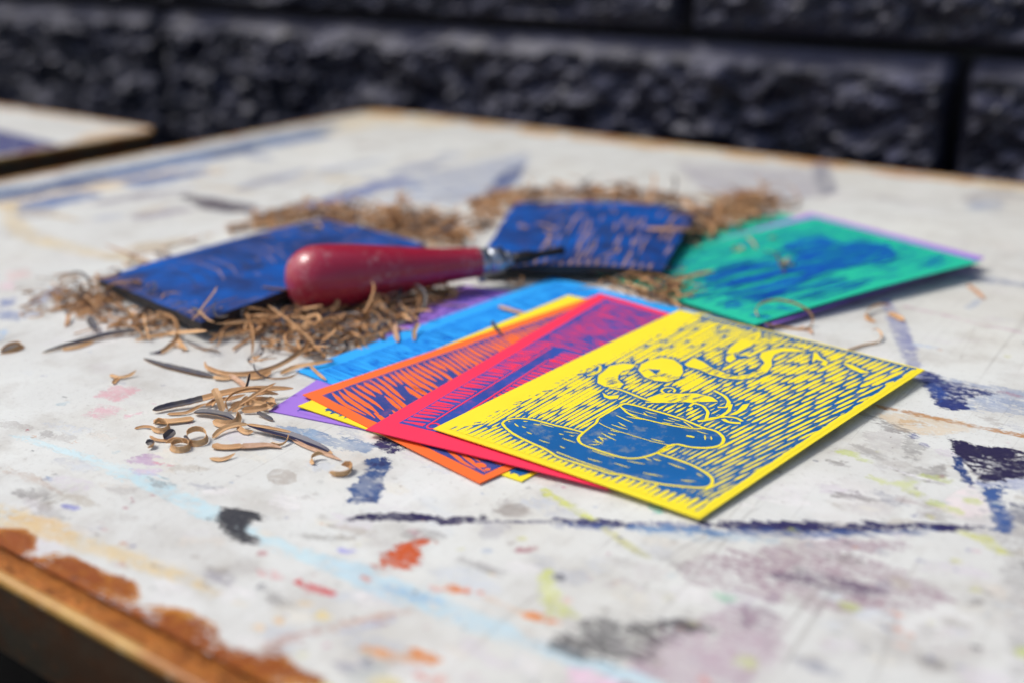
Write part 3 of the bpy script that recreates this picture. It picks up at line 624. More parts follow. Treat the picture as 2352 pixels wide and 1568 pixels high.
def hatch(art, mask, u0, u1, v0, v1, pitch, wfun, dash, gap, slope=lambda u: 0.0, lift=.10, mat=0, step=.7):
    """rows of gouge cuts running along v, interrupted where mask(u, v) is True"""
    u = u0 - 14
    while u < u1 + 14:
        v = v0 + random.uniform(-20, 0)
        while v < v1:
            ln = random.uniform(*(dash(u, v) if callable(dash) else dash)); uo = u + random.uniform(-.07, .07) * pitch; sl = slope(u) + random.uniform(-.004, .004); run = []
            def flush():
                if len(run) > 2:
                    w = wfun(*run[len(run) // 2]) * random.uniform(.8, 1.2); n = len(run); tip = random.uniform(.15, .5)
                    art.stroke(run, [w * min(1, tip * .6 + i * step / 3.2, .08 + (n - 1 - i) * step / 5.0) for i in range(n)], lift, mat, jag=.10)
            t = 0.0
            while t < ln:
                q = (uo + sl * (v + t - (v0 + v1) / 2), v + t)
                if v0 <= q[1] <= v1 and u0 <= q[0] <= u1 and not mask(*q): run.append(q)
                else: flush(); run = []
                t += step
            flush(); v += ln + random.uniform(*gap)
        u += pitch * random.uniform(.93, 1.07)

class Mask:
    def __init__(s, W, H, res=.25): s.r = res; s.a = np.zeros((int(W / res) + 8, int(H / res) + 8), bool); g = np.indices(s.a.shape).reshape(2, -1).T * res; s.g = g
    def add_poly(s, pts, m=0.0): s.a |= (sd_poly(s.g, np.array(pts)) > -m).reshape(s.a.shape)
    def add_line(s, pts, hw): s.a |= (sd_line(s.g, np.array(pts), [hw] * len(pts)) > 0).reshape(s.a.shape)
    def __call__(s, u, v):
        i, j = int(round(u / s.r)), int(round(v / s.r))
        return not (0 <= i < s.a.shape[0] and 0 <= j < s.a.shape[1]) or bool(s.a[i, j])

CARD_T = .00036
def card(name, L, B, T, z, label, paper, group, W=102.0, H=152.0, curl=0.0, curlv=0.0, skew=(0, 0), R=None):
    sh = Sheet(L, B, T, z, W, H, curl, curlv, skew, R)
    o = sh.slab(name, CARD_T, [M[paper]]); tag(o, label, 'card', group); return sh, o
GR = 'printed cards fanned out in front'; GG = 'printed cards stacked at the right'
# bottom to top; heights in mm at (left, near, far, right) corners
sh_pur, o_pur = card('print_card', (618, 942), (1250, 1066), (1062, 655), (.5, .5, .5, .5), 'lilac purple card at the bottom of the fan, only its edges showing', 'purple', GR)
sh_cya, o_cya = card('print_card', (680, 850), (1212, 1050), (1272, 637), (1.0, .9, 1.4, .9), 'bright sky blue card in the fan, streaked with darker blue', 'cyan', GR)
sh_ye2, o_ye2 = card('print_card', (684, 931), (1198, 1104), (1306, 678), (1.45, .55, 2.6, 1.25), 'yellow card mostly hidden beneath the orange card', 'yellow', GR)
sh_ora, o_ora = card('print_card', (695, 905), (1102, 1108), (1366, 680), (1.95, .95, 3.2, 1.65), 'orange card with zebra-like navy stripes, below the pink card', 'orange', GR)
sh_pin, o_pin = card('print_card', (840, 985), (1396, 1121), (1378, 674), (2.9, 1.9, 3.9, 2.1), 'hot pink card with blue ladder stripes, tucked under the coffee cup card', 'pink', GR, W=100, R=(1726, 778), curl=.2)
sh_yel, o_yel = card('print_card', (995, 983), (1607, 1190), (1560, 712), (4.0, 1.8, 5.2, 4.4), 'yellow card printed with a blue cup and saucer, on top of the fan', 'yellow', GR, R=(2124, 848), curl=.5, curlv=.4)
# right hand pile
sh_g2, o_g2 = card('print_card', (1316, 600), (1640, 716), (1792, 490), (.6, .6, .9, 1.4), 'green card at the bottom of the right pile, slid out to the left', 'green', GG)
sh_pu2, o_pu2 = card('print_card', (1378, 630), (1764, 749), (1862, 490), (1.2, 2.4, 2.2, 6.6), 'lilac card between the two green cards, showing as a thin edge', 'purple', GG, R=(2262, 592))
sh_gre, o_gre = card('print_card', (1370, 630), (1733, 746), (1872, 500), (1.8, 3.4, 3.0, 8.0), 'green card printed with a blue shape, on top of the right pile', 'green', GG, R=(2252, 602), curlv=1.2)

# ---- the cup card
def c5(*a): return [sh_yel.uv((1400 + x / 3.92) * .9408, (750 + y / 3.92) * .9408) for x, y in a]
def c6(*a): return [sh_yel.uv((1150 + x / 3.618) * .9408, (950 + y / 3.618) * .9408) for x, y in a]
def c7(*a): return [sh_yel.uv((1700 + x / 3.485) * .9408, (800 + y / 3.485) * .9408) for x, y in a]
def yellow_art():
    A = Art(sh_yel); W, H = sh_yel.W, sh_yel.H
    A.field(4.6, W - 2.6, 3.2, H - 1.2, .05, 0, .3)
    mk = Mask(W, H)
    sauc_top = c6((275, 300), (290, 275), (340, 260), (430, 255), (520, 262), (620, 285), (740, 318), (860, 345), (985, 378))
    sauc_low = c6((275, 300), (300, 335), (360, 385), (450, 435), (560, 485), (650, 525), (720, 565), (745, 590), (850, 625), (960, 660), (1080, 697), (1180, 728), (1265, 757), (1300, 742), (1420, 778), (1560, 815), (1700, 840), (1850, 857), (2000, 870), (2080, 868), (2125, 845), (2138, 800), (2115, 765), (2050, 720), (1960, 672), (1900, 648), (1780, 607), (1650, 566))
    cup_l = c6((1312, 145), (1200, 210), (1110, 265), (1117, 290), (1080, 315), (1000, 375), (950, 420), (945, 450), (975, 485), (1050, 512), (1150, 547), (1250, 580), (1350, 605), (1420, 612), (1500, 605), (1560, 590), (1640, 562), (1700, 522), (1750, 490))
    rim_b = c6((1312, 145), (1335, 125), (1400, 130), (1520, 160), (1640, 195), (1780, 235), (1900, 275), (1980, 310), (2060, 342))
    rim_f = c6((1318, 150), (1380, 208), (1450, 245), (1550, 268), (1680, 300), (1800, 325), (1900, 340), (1990, 350), (2045, 345))
    hand = c6((2055, 343), (2120, 355), (2180, 375), (2220, 410), (2235, 445), (2215, 485), (2160, 510), (2080, 518), (1980, 515), (1900, 505), (1830, 480), (1750, 495), (1640, 565))
    mk.add_poly(list(sauc_low) + list(sauc_top)[::-1], .6); mk.add_poly(list(cup_l) + [hand[-2]] + list(hand)[::-1][2:] + list(rim_b)[::-1], .6); mk.add_poly(list(rim_b) + list(rim_f)[::-1], .5)
    # steam: solid yellow shapes and ribbons
    shapes = [c5((620, 600), (650, 540), (740, 500), (850, 478), (960, 498), (1040, 560), (1050, 620), (1010, 680), (900, 712), (780, 702), (680, 665)),
              c5((238, 650), (290, 612), (345, 560), (470, 535), (600, 545), (560, 585), (470, 610), (430, 650), (425, 690), (480, 735), (445, 772), (300, 758), (228, 722)),
              c5((1060, 545), (1150, 478), (1240, 520), (1330, 580), (1450, 628), (1560, 652), (1680, 640), (1770, 590), (1830, 530), (1780, 470), (1800, 430), (1880, 405), (2000, 385), (2110, 388), (2240, 425), (2130, 425), (2000, 425), (1930, 450), (1895, 500), (1900, 560), (1850, 622), (1760, 668), (1620, 690), (1450, 680), (1300, 640), (1200, 592), (1100, 570)),
              c5((1460, 440), (1500, 380), (1600, 300), (1700, 250), (1790, 230), (1800, 290), (1700, 370), (1580, 430), (1490, 445)),
              c5((1460, 470), (1530, 440), (1560, 490), (1500, 530), (1460, 510)),
              c5((700, 870), (840, 820), (1000, 825), (1180, 822), (1330, 858), (1385, 900), (1250, 905), (1080, 905), (900, 915), (760, 905)),
              c5((1690, 915), (1650, 975), (1560, 1025), (1480, 1035), (1570, 985), (1620, 930)),
              c5((278, 815), (330, 846), (440, 838), (425, 870), (350, 880), (295, 858)),
              c7((1000, 200), (1030, 215), (1060, 255), (1125, 290), (1100, 325), (1050, 310), (1080, 285), (1020, 270), (985, 300), (990, 255)),
              c7((1240, 300), (1320, 310), (1400, 350), (1480, 380), (1400, 385), (1310, 345))]
    for sp_ in shapes: mk.add_poly(sp_, .55)
    lines = [(c5((90, 625), (125, 575), (200, 545), (262, 560), (250, 612), (190, 642), (130, 650)), 1.1), (c5((840, 800), (855, 772), (930, 763), (985, 790), (960, 812)), .9), (c5((840, 800), (880, 830), (1000, 838)), .9),
             (c5((340, 770), (450, 788), (560, 830), (660, 872), (780, 905)), 1.1), (c5((1345, 795), (1450, 850), (1492, 905), (1460, 960), (1380, 955)), 1.2), (c5((1505, 925), (1490, 990), (1400, 1050), (1280, 1078), (1190, 1090)), 1.3),
             (c5((1110, 950), (1150, 915), (1240, 940), (1290, 1000), (1270, 1070)), 1.0), (c5((1220, 1092), (1320, 1060), (1450, 1043), (1570, 1058), (1615, 1090)), 1.2), (c5((1430, 1068), (1480, 1100), (1600, 1108)), 1.4), (c5((690, 905), (800, 912), (1000, 895), (1180, 915)), .8), (c5((1210, 480), (1330, 560), (1450, 560)), .0)]
    for pl, w in lines: mk.add_line(pl, w / 2 + .55)
    # tonal hatching
    def wid(u, v):
        f = .42 + .95 * (v / H) ** 1.2 - 1.0 * max(0, (u - 48) / 52) * (1 - .45 * v / H) + .3 * max(0, (40 - u) / 40)
        f += .22 * mnoise.noise(Vector((u * .09, v * .06, 4.2)))
        return .82 + .92 * min(1, max(0, f))
    hatch(A, mk, 8.5, W - 3.2, 11, H - 2.0, 2.02, wid, lambda u, v: (8, 20) if u > 52 and v < 118 else (16, 46), (-.8, .9), slope=lambda u: (u - 45) / 45 * .09)
    # solid margin at the left with a feathered inner side
    for v in np.arange(6, H - 2, 1.6):
        A.stroke([(3.8, v), (6.6, v + 1.6), (8.8 + 3 * v / H + random.uniform(-1, 2.6), v + 7)], [2.6, 2.4, .4], .08, 1)
    # fringe below the saucer
    u = 4.0
    while u < W - 3:
        top = 8.5 + 5 * random.random(); run = []; v = 2.4
        while v < top and not mk(u + .05 * v, v): run.append((u + .05 * (v - 3), v)); v += .8
        n = len(run)
        if n > 2: A.stroke(run, [2.15 * (1 - .62 * (i / n) ** 1.5) for i in range(n)], .10, 1, jag=.1)
        u += 2.35 * random.uniform(.85, 1.15)
    # wavy right border
    A.stroke([(W - 2.2 + .5 * mnoise.noise(Vector((v * .12, 0, 0))), v) for v in np.arange(1, H - 1, 2)], 1.6, .08, 1, jag=.3, taper=False)
    for i in range(len(A.m)):
        if i >= 24 * 34: A.m[i] = 1
    for sp_ in shapes: A.poly(sp_, .12, 1)
    for pl, w in lines:
        if w: A.line(pl, w, .13, 1)
    for pl, w in ((sauc_top, .95), (sauc_low, 1.0), (cup_l, .9), (rim_b, 1.1), (rim_f, .75), (hand, 1.1), (c6((755, 553), (850, 590), (980, 640), (1100, 682), (1200, 712), (1278, 742)), .55), (c6((1130, 295), (1180, 325), (1300, 370), (1450, 415), (1600, 460), (1740, 490)), .38), (c6((1330, 160), (1400, 190), (1500, 215), (1640, 255)), .3), (c6((1880, 285), (1960, 340)), .5)):
        A.line(pl, w, .14, 1)
    ticks = [((385, 300), (420, 330)), ((450, 325), (485, 340)), ((490, 375), (540, 395)), ((600, 445), (695, 475)), ((785, 500), (830, 520)), ((805, 430), (925, 470)), ((775, 390), (820, 400)), ((820, 370), (950, 390)), ((550, 305), (620, 315)), ((610, 300), (730, 335)), ((1070, 540), (1270, 605)), ((1030, 610), (1155, 645)), ((1265, 650), (1400, 690)), ((1380, 630), (1535, 660)), ((1520, 600), (1600, 632)), ((1740, 650), (1895, 705)), ((1610, 610), (1680, 632)), ((1520, 735), (1690, 768)), ((1850, 800), (1985, 812)), ((1990, 740), (2050, 770)), ((1285, 230), (1430, 295)), ((1240, 310), (1385, 355)), ((1300, 290), (1370, 330)), ((1230, 358), (1310, 380)), ((1150, 385), (1280, 450)), ((1115, 420), (1200, 440)), ((1070, 460), (1170, 470)), ((1040, 488), (1140, 485)), ((1210, 385), (1280, 405)), ((1090, 440), (1160, 485)), ((1130, 415), (1170, 460)), ((1360, 200), (1470, 235)), ((1525, 205), (1560, 235)), ((1540, 195), (1640, 220)), ((1700, 265), (1800, 285)), ((1740, 250), (1850, 280)), ((1690, 290), (1780, 305)), ((1800, 300), (1930, 335)), ((2000, 370), (2095, 395)), ((2065, 405), (2070, 445)), ((2120, 415), (2123, 445)), ((1590, 435), (1710, 465)), ((330, 280), (345, 284)), ((460, 280), (500, 284)), ((870, 405), (915, 412)), ((1370, 240), (1540, 268))]
    for a, b in ticks: A.stroke(c6(a, ((a[0] + b[0]) / 2, (a[1] + b[1]) / 2 + 2), b), [.25, .55, .2], .13, 1, jag=.2)
    A.stroke(c6((1900, 410), (1930, 414), (1972, 423)), [.9, 1.2, .9], .14, 1)
    A.poly(c5((712, 590), (832, 600), (790, 642)), .18, 0); A.poly(c5((1530, 470), (1640, 462), (1690, 480), (1600, 500)), .18, 0); A.poly(c5((1150, 945), (1190, 955), (1170, 970), (1140, 962)), .18, 0)
    for i in range(150):                                   # broken ink inside the pale shapes
        q = random.choice(c5((760, 650), (900, 680), (1300, 610), (1500, 660), (1650, 670), (1750, 620), (900, 880), (1100, 870), (350, 720), (1700, 300)))
        x, y = q[0] + random.gauss(0, 3), q[1] + random.gauss(0, 2.2)
        A.stroke([(x, y), (x + .3, y + 1), (x + .6, y + random.uniform(1.2, 4.5))], [.1, .3, .1], .17, 0)
    return A.build('printed_design', [M['ink_yellow'], M['yellow']], o_yel)
yellow_art()

def pink_art():
    A = Art(sh_pin); W, H = sh_pin.W, sh_pin.H
    A.field(7.5, W - 2, 8.5, H - 4.5, .05, 0, .15)
    def ladder(u0, u1, v0, v1, pitch, w, lean):
        v = v0
        while v < v1:
            dv = random.uniform(-.7, .7)
            A.stroke([(u0, v), ((u0 + u1) / 2, v + lean / 2 + dv * .3), (u1 + random.uniform(-.4, .3), v + lean + dv)], [w * 1.2, w, w * .35] if random.random() < .6 else [w * .4, w, w * 1.2], .1, 1, jag=.15); v += pitch * random.uniform(.8, 1.2)
    ladder(8.2, 17.0, 10, 92, 2.5, 1.6, 1.5)
    A.stroke([(18.3, v) for v in np.arange(12, 92, 2)], .8, .12, 1, jag=.2, taper=False)
    A.stroke([(24.8, v) for v in np.arange(14, 80, 2)], .9, .12, 1, jag=.2, taper=False)
    A.stroke([(18, 91.5), (24, 92.5), (34, 92)], .8, .12, 1, jag=.2, taper=False)
    A.stroke([(24.8, 79), (30, 80), (38, 80)], .9, .12, 1, jag=.2, taper=False)
    ladder(26, 34, 20, 74, 2.5, 1.4, .9); ladder(40, 60, 20, 60, 2.6, 1.3, .6)
    A.stroke([(20.5 + 2.1 * math.cos(a), 11.5 + 2.1 * math.sin(a)) for a in np.linspace(0, 6.283, 16)], .8, .14, 1, taper=False)
    A.stroke([(23, 11.5), (40, 11), (90, 11)], .9, .13, 1, taper=False); A.stroke([(23, 9.6), (40, 9.3), (90, 9.2)], .5, .13, 1, taper=False)
    ladder(26, 40, 76, 90, 1.9, 1.2, .5); ladder(36, 48, 20, 76, 2.2, 1.3, .8)
    v = 93
    while v < H - 6:                                       # long loose cuts in the upper half
        u = 8 + random.uniform(0, 4)
        while u < W - 6:
            ln = random.uniform(8, 30); A.stroke([(u, v), (u + ln / 2, v + random.uniform(-.4, .4)), (u + ln, v + random.uniform(-.6, .6))], [.3, random.uniform(.5, 1.1), .2], .1, 1, jag=.2); u += ln + random.uniform(.5, 5)
        v += 1.6 * random.uniform(.85, 1.15)
    A.build('printed_design', [M['ink_pink'], M['pink']], o_pin)
pink_art()

def orange_art():
    A = Art(sh_ora); W, H = sh_ora.W, sh_ora.H
    A.field(6.0, W - 3.5, 4.2, H - 6, .05, 0, .2)
    u = 7.0; rows = np.arange(8.0, H - 8, 2.75)
    for v in rows:
        u = 6.4 + random.uniform(0, 1.2); ph = random.uniform(0, 6)
        while u < W - 5:
            ln = min(random.uniform(12, 32), W - 4.2 - u); n = 9; lean = .55; w = random.uniform(1.3, 2.3)
            A.stroke([(u + ln * i / n, max(5.2, v - lean * 0.32 * ln * i / n + .45 * math.sin(v * .21 + (u + ln * i / n) * .16))) for i in range(n + 1)], [w * min(1, .25 + 3 * i / n, .2 + 2.4 * (n - i) / n) for i in range(n + 1)], .1, 1, jag=.12); u += ln + random.uniform(.4, 3)
    for (cu, cv, ru, rv) in ((88, 12, 3.4, 1.6), (93, 8, 2.2, 1.3), (78, 9, 6, 1.4), (66, 8, 7, 1.4)):
        A.poly([(cu + ru * math.cos(a), cv + rv * math.sin(a)) for a in np.linspace(0, 6.1, 14)], .13, 1)
    A.build('printed_design', [M['ink_orange'], M['orange']], o_ora)
orange_art()

def small_art(sh, o, ink, paper, margin, pitch, wr, along_u, side=0):
    A = Art(sh); W, H = sh.W, sh.H
    A.field(margin[0], W - margin[1], margin[2], H - margin[3], .05, 0, .2)
    mk = lambda u, v: False
    if along_u:
        v = margin[2]
        while v < H - margin[3]:
            u = margin[0] + random.uniform(-.5, 1)
            while u < W - margin[1]:
                ln = random.uniform(6, 24); w = random.uniform(*wr); A.stroke([(u, v), (u + ln / 2, v + random.uniform(-.5, .5)), (u + ln, v + random.uniform(-.8, .8))], [w * .5, w, w * .3], .1, 1, jag=.15); u += ln + random.uniform(.2, 3)
            v += pitch * random.uniform(.8, 1.2)
    else:
        hatch(A, mk, margin[0], W - margin[1], margin[2] - 1.5, H - margin[3], pitch, lambda u, v: random.uniform(*wr), (6, 20), (.3, 2))
    return A
A = small_art(sh_cya, o_cya, 'ink_cyan', 'cyan', (7, 4, 4, 6), 1.9, (.9, 1.9), True); A.build('printed_design', [M['ink_cyan'], M['cyan']], o_cya)
A = small_art(sh_pur, o_pur, 'ink_purple', 'purple', (9, 4, 3.5, 6), 3.0, (1.6, 2.8), True); A.build('printed_design', [M['ink_purple'], M['purple']], o_pur)
A = small_art(sh_ye2, o_ye2, 'ink_yellow', 'yellow', (10, 3, 3, 8), 3.2, (1.7, 2.3), False); A.build('printed_design', [M['ink_yellow'], M['yellow']], o_ye2)

def green_art(sh, o, full):
    A = Art(sh); W, H = sh.W, sh.H
    def g4(*a): return [sh.uv((1400 + x / 2.138) * .9408, (450 + y / 2.138) * .9408) for x, y in a]
    if full:
        A.poly(g4((1150, 400), (1180, 350), (1260, 318), (1360, 330), (1480, 302), (1640, 318), (1692, 368), (1652, 410), (1480, 432), (1350, 450), (1220, 470)), .30, 0)
        A.poly(g4((1090, 330), (1180, 290), (1300, 280), (1420, 318), (1250, 330), (1150, 350)), .30, 0)
        for q, w in ((((690, 505), (840, 462), (1000, 432), (1160, 405), (1260, 380)), 5.5), (((730, 548), (900, 500), (1080, 462), (1260, 430)), 5.5), (((800, 585), (960, 548), (1140, 505), (1300, 455)), 5.0), (((880, 602), (1050, 562), (1200, 510)), 4.0)):
            p_ = g4(*q); A.stroke(p_, [w * f for f in ([.5] + [1.0] * (len(p_) - 2) + [.7])], .34, 0, jag=.25)
        for q in (((700, 530), (880, 482), (1080, 445)), ((760, 570), (950, 522), (1180, 470)), ((850, 596), (1030, 552), (1200, 500)), ((1150, 345), (1250, 312), (1340, 300)), ((900, 470), (1050, 440), (1180, 420)), ((1250, 400), (1400, 370), (1560, 360))):
            A.stroke(g4(*q), [.3, 1.3, .2], .42, 1, jag=.4)
        for k in range(70):
            q = g4((random.uniform(640, 1500), random.uniform(330, 590)))[0]; ln = random.uniform(14, 36); w = random.uniform(.8, 2.2)
            A.stroke([(q[0], q[1] - ln / 2), (q[0] + .4, q[1]), (q[0], q[1] + ln / 2)], [w * .4, w, w * .3], .36, 0, jag=.3)
        for k in range(34):
            q = g4((random.uniform(1150, 1650), random.uniform(320, 430)))[0]; ln = random.uniform(8, 20); w = random.uniform(.4, 1.0)
            A.stroke([(q[0], q[1] - ln / 2), (q[0] + .4, q[1]), (q[0], q[1] + ln / 2)], [w * .3, w, w * .2], .44, 1, jag=.3)
        for k in range(520):
            u, v = random.uniform(4, W - 4), random.uniform(4, H - 8); ln = min(random.uniform(6, 24), H - 5 - v); w = random.uniform(.25, .85)
            A.stroke([(u, v), (u + random.uniform(-.5, .5), v + ln / 2), (u + random.uniform(-1, 1), v + ln)], [w * .4, w, w * .2], .06, 0, jag=.2)
        for k in range(16):
            u = random.uniform(70, W - 4); v = random.uniform(5, 24); A.stroke([(u, v), (u + 2, v + 3), (u + random.uniform(2, 8), v + 5)], [.4, 1.6, .5], .07, 0, jag=.3)
    else:
        for k in range(60):
            u, v = random.uniform(4, 40), random.uniform(4, H - 4); w = random.uniform(.4, 1.2); A.stroke([(u, v), (u, v + 5), (u + .5, v + 11)], [w * .4, w, w * .2], .06, 0)
    A.build('printed_design', [M['ink_green'], M['green']], o)
green_art(sh_gre, o_gre, True); green_art(sh_g2, o_g2, False)

# ------------------------------------------------------------------ inked lino blocks
def mat_lino():
    t = NT('inked_lino'); co = t.coord()
    n1 = t.noise(38, 5, .6, vec=co); n2 = t.noise(130, 5, .65, vec=t.coord(scale=(1, .35, 1), rot=(0, 0, .5)))
    c = t.mix(t.ramp(n1, .36, .62), (.002, .095, .42), (.010, .030, .13))
    c = t.mix(t.ramp(n2, .55, .72, 0, .7), c, (.05, .05, .16))
    t.bump(n2, .4, .0006)
    return t.fin(c, t.ramp(n1, .3, .7, .45, .65), spec=.2)
M['lino_top'] = mat_lino()
e_ = NT('lino_edge'); M['lino_edge'] = e_.fin(e_.mix(e_.ramp(e_.noise(200, 4, vec=e_.coord()), .4, .7), (.012, .012, .016), (.035, .028, .022)), .7)
e_ = NT('lino_cut'); M['lino_cut'] = e_.fin(e_.mix(e_.ramp(e_.noise(300, 4, vec=e_.coord()), .4, .7), (.40, .25, .19), (.22, .14, .13)), .7)
def lino(L, B, T, z, label, W, H, curl, curlv, cuts, R=None):
    sh = Sheet(L, B, T, z, W, H, curl, curlv, R=R)
    o = sh.slab('lino_block', .0038, [M['lino_top'], M['lino_edge']], 18, 24, edge_mat=1, wob=1.2); tag(o, label, 'lino block', 'inked lino blocks')
    A = Art(sh); cuts(A, sh); A.build('carved_cuts', [M['lino_cut'], M['lino_edge']], o); return sh, o
def cuts1(A, sh):
    for k in range(80):
        u, v = random.uniform(4, sh.W - 4), random.choice([random.uniform(2, 12), random.uniform(20, sh.H - 4), random.uniform(90, sh.H - 4)]); a = random.uniform(-.4, 1.2); ln = random.uniform(3, 11)
        A.stroke([(u, v), (u + ln * .5 * math.cos(a), v + ln * .5 * math.sin(a) + .6), (u + ln * math.cos(a), v + ln * math.sin(a))], [.2, random.uniform(.4, 1.2), .2], .07, random.choice((0, 0, 1)), jag=.3)
    for k in range(14):
        u = 4 + k * sh.W / 15; A.stroke([(u, 1), (u + .8, 4), (u + 1.2, random.uniform(6, 11))], [.5, .7, .2], .07, 0, jag=.3)
    A.stroke([(10, 2), (9, 50), (8, 110), (9, sh.H - 4)], [.4, .5, .5, .3], .07, 1)
    for k in range(9):
        v = 24 + k * 8; A.stroke([(8 + 3 * math.sin(k), v), (24, v + 6), (44, v + 5), (60, v - 2)], [.2, .6, .7, .2], .07, random.choice((0, 1)), jag=.3)
def cuts2(A, sh):
    for k in range(40):                                   # upright gouges over the right hand and near side
        u = sh.W * (.30 + .68 * random.random()); v = random.uniform(3, sh.H * .55); ln = random.uniform(14, 44)
        A.stroke([(u, v), (u + random.uniform(-1, 1), v + ln / 2), (u + random.uniform(-2, 2), v + ln)], [.3, random.uniform(.9, 2.2), .3], .07, 0 if random.random() < .75 else 1, jag=.3)
    for k in range(20):
        u = 3 + k * (sh.W - 6) / 20; A.stroke([(u, 1), (u, 5), (u + .4, random.uniform(7, 13))], [1.6, 2.0, .5], .07, 0, jag=.3)
    for k in range(16):
        u = random.uniform(4, sh.W * .35); v = random.uniform(sh.H * .3, sh.H - 12); A.stroke([(u, v), (u + 3, v + 8), (u + 7, v + 15)], [.3, 1.2, .3], .07, random.choice((0, 1)), jag=.3)
    for k in range(10):
        u = random.uniform(40, sh.W - 4); v = random.uniform(sh.H * .55, sh.H - 6); A.stroke([(u, v), (u + 1, v + 7), (u, v + 16)], [.3, 1.1, .3], .07, 0, jag=.3)
    A.stroke([(sh.W - 6, 4), (sh.W - 5, 60), (sh.W - 7, sh.H - 4)], [.4, .6, .4], .07, 1)
sh_l1, lino1 = lino((226, 641), (460, 742), (738, 503), (5.4, 8.4, 5.5, 9.5), 'blue inked lino block partly hidden behind the red handle', 96, 150, .6, 1.6, cuts1, R=(978, 562))
sh_l2, lino2 = lino((1094, 618), (1522, 622), (1184, 466), (6.0, 7.4, 9.0, 10.6), 'blue inked lino block with upright gouge marks, beyond the cutter tip', 108, 140, 2.2, 1.6, cuts2, R=(1606, 482))

# ------------------------------------------------------------------ lino cutter
def lathe(name, prof, mat, parent, a, axis, seg=40, squash=1.0):
    """prof: (distance along axis, radius) in m"""
    ax = axis.normalized(); s1 = ax.cross(Vector((0, 0, 1))).normalized(); s2 = s1.cross(ax)
    vv, ff = [], []; n = len(prof)
    for d, r in prof:
        for j in range(seg):
            t = 2 * math.pi * j / seg; vv.append(a + ax * d + s1 * (r * math.cos(t)) + s2 * (r * math.sin(t) * squash))
    for i in range(n - 1):
        for j in range(seg): ff.append((i * seg + j, i * seg + (j + 1) % seg, (i + 1) * seg + (j + 1) % seg, (i + 1) * seg + j))
    ff.append(tuple(range(seg))[::-1]); ff.append(tuple((n - 1) * seg + j for j in range(seg)))
    return mesh_obj(name, vv, ff, mat, parent, smooth=True)
t = NT('red_lacquer'); co = t.coord(); n1 = t.noise(55, 5, .6, vec=co); n2 = t.noise(300, 5, .7, vec=co)
c = t.mix(t.ramp(n1, .4, .7, 0, .4), (.37, .012, .042), (.24, .008, .025))
sc = t.math('MULTIPLY', t.ramp(n2, .50, .64), t.ramp(t.noise(34, 3, vec=t.coord(rot=(.3, 0, 0))), .46, .58))
c = t.mix(t.math('MULTIPLY', sc, .42), c, (.52, .34, .34)); t.bump(n2, .12, .0005)
M['red'] = t.fin(c, t.ramp(n1, .3, .7, .24, .40), spec=.55, coat=.35)
t = NT('steel'); M['steel'] = t.fin(t.mix(t.ramp(t.noise(200, 4, vec=t.coord()), .4, .6), (.42, .45, .49), (.30, .33, .37)), .28, metal=.9)
t = NT('blackened_steel'); M['blade'] = t.fin((.018, .017, .017), .42, metal=.3)
ha = at(655, 648, .0150); hb = at(1098, 603, .0130); ax = hb - ha; HL = ax.length; ax.normalize()
cut = empty('lino_cutter', at(870, 690)); tag(cut, 'red wooden handled lino cutter with steel collar lying across the shavings', 'lino cutter')
prof = []
for i in range(61):
    s_ = i / 60
    if s_ < .16: r = .0146 * math.sqrt(max(0, 1 - ((.16 - s_) / .16) ** 2)) ** .92
    else:
        q = (s_ - .16) / .84; r = .0146 + (.0071 - .0146) * (q * q * (3 - 2 * q)) ** .92
    prof.append((s_ * HL, max(r, .0004)))
prof += [(HL + .0004, .0066), (HL + .0004, .003)]
lathe('handle', prof, M['red'], cut, ha, ax)
cb = hb - ax * .0004
collar = lathe('collar', [(.0, .0058), (.0006, .0064), (.0042, .0064), (.0046, .0055), (.0052, .0055), (.0056, .0062), (.0122, .0060), (.0130, .0050), (.0131, .002)], M['steel'], cut, cb, ax, 32)
lathe('chuck_jaw', [(.0130, .0040), (.0165, .0036), (.0172, .0028), (.0173, .001)], M['steel'], cut, cb, ax, 20)
kn = cb + ax * .0022 + Vector((0, -.004, -.0072)); lathe('screw_head', [(-.0014, .0004), (-.0012, .0013), (0, .0017), (.0012, .0013), (.0014, .0004)], M['steel'], collar, kn, Vector((.2, -1, .2)), 16)
lathe('gouge_blade', [(.0, .0010), (.0006, .0030), (.003, .0036), (.0075, .0037), (.0105, .0032), (.0125, .0024), (.016, .0021), (.022, .0024), (.0265, .0025), (.0272, .0021), (.0262, .0014), (.020, .0010)], M['blade'], cut, cb + ax * .0168 - Vector((0, 0, .0004)), ax + Vector((0, 0, .075)), 24, .82)

# ------------------------------------------------------------------ shavings
def mat_shaving():
    t = NT('lino_shaving'); co = t.coord(); oi = t.n('ObjectInfo')
    n1 = t.noise(160, 4, .6, vec=co); n2 = t.noise(1500, 4, .65, vec=co)
    c = t.mix(oi.outputs['Random'], (.64, .385, .185), (.46, .24, .10))
    c = t.mix(t.ramp(n1, .4, .7, 0, .5), c, (.68, .44, .24)); c = t.mix(t.ramp(n2, .6, .75, 0, .4), c, (.20, .10, .05))
    t.bump(n2, .4, .0003)
    return t.fin(c, .62, spec=.3)
M['shav'] = mat_shaving()
t = NT('inked_shaving_face'); M['shav_ink'] = t.fin(t.mix(t.ramp(t.noise(260, 4, vec=t.coord()), .42, .62), (.060, .050, .048), (.022, .022, .045)), .5)
t = NT('pale_shaving'); M['shav_pale'] = t.fin(t.mix(t.ramp(t.noise(420, 4, vec=t.coord()), .42, .66), (.55, .34, .22), (.44, .25, .14)), .6)
M['shav_navy'] = NT('navy_shaving').fin((.012, .012, .05), .45)

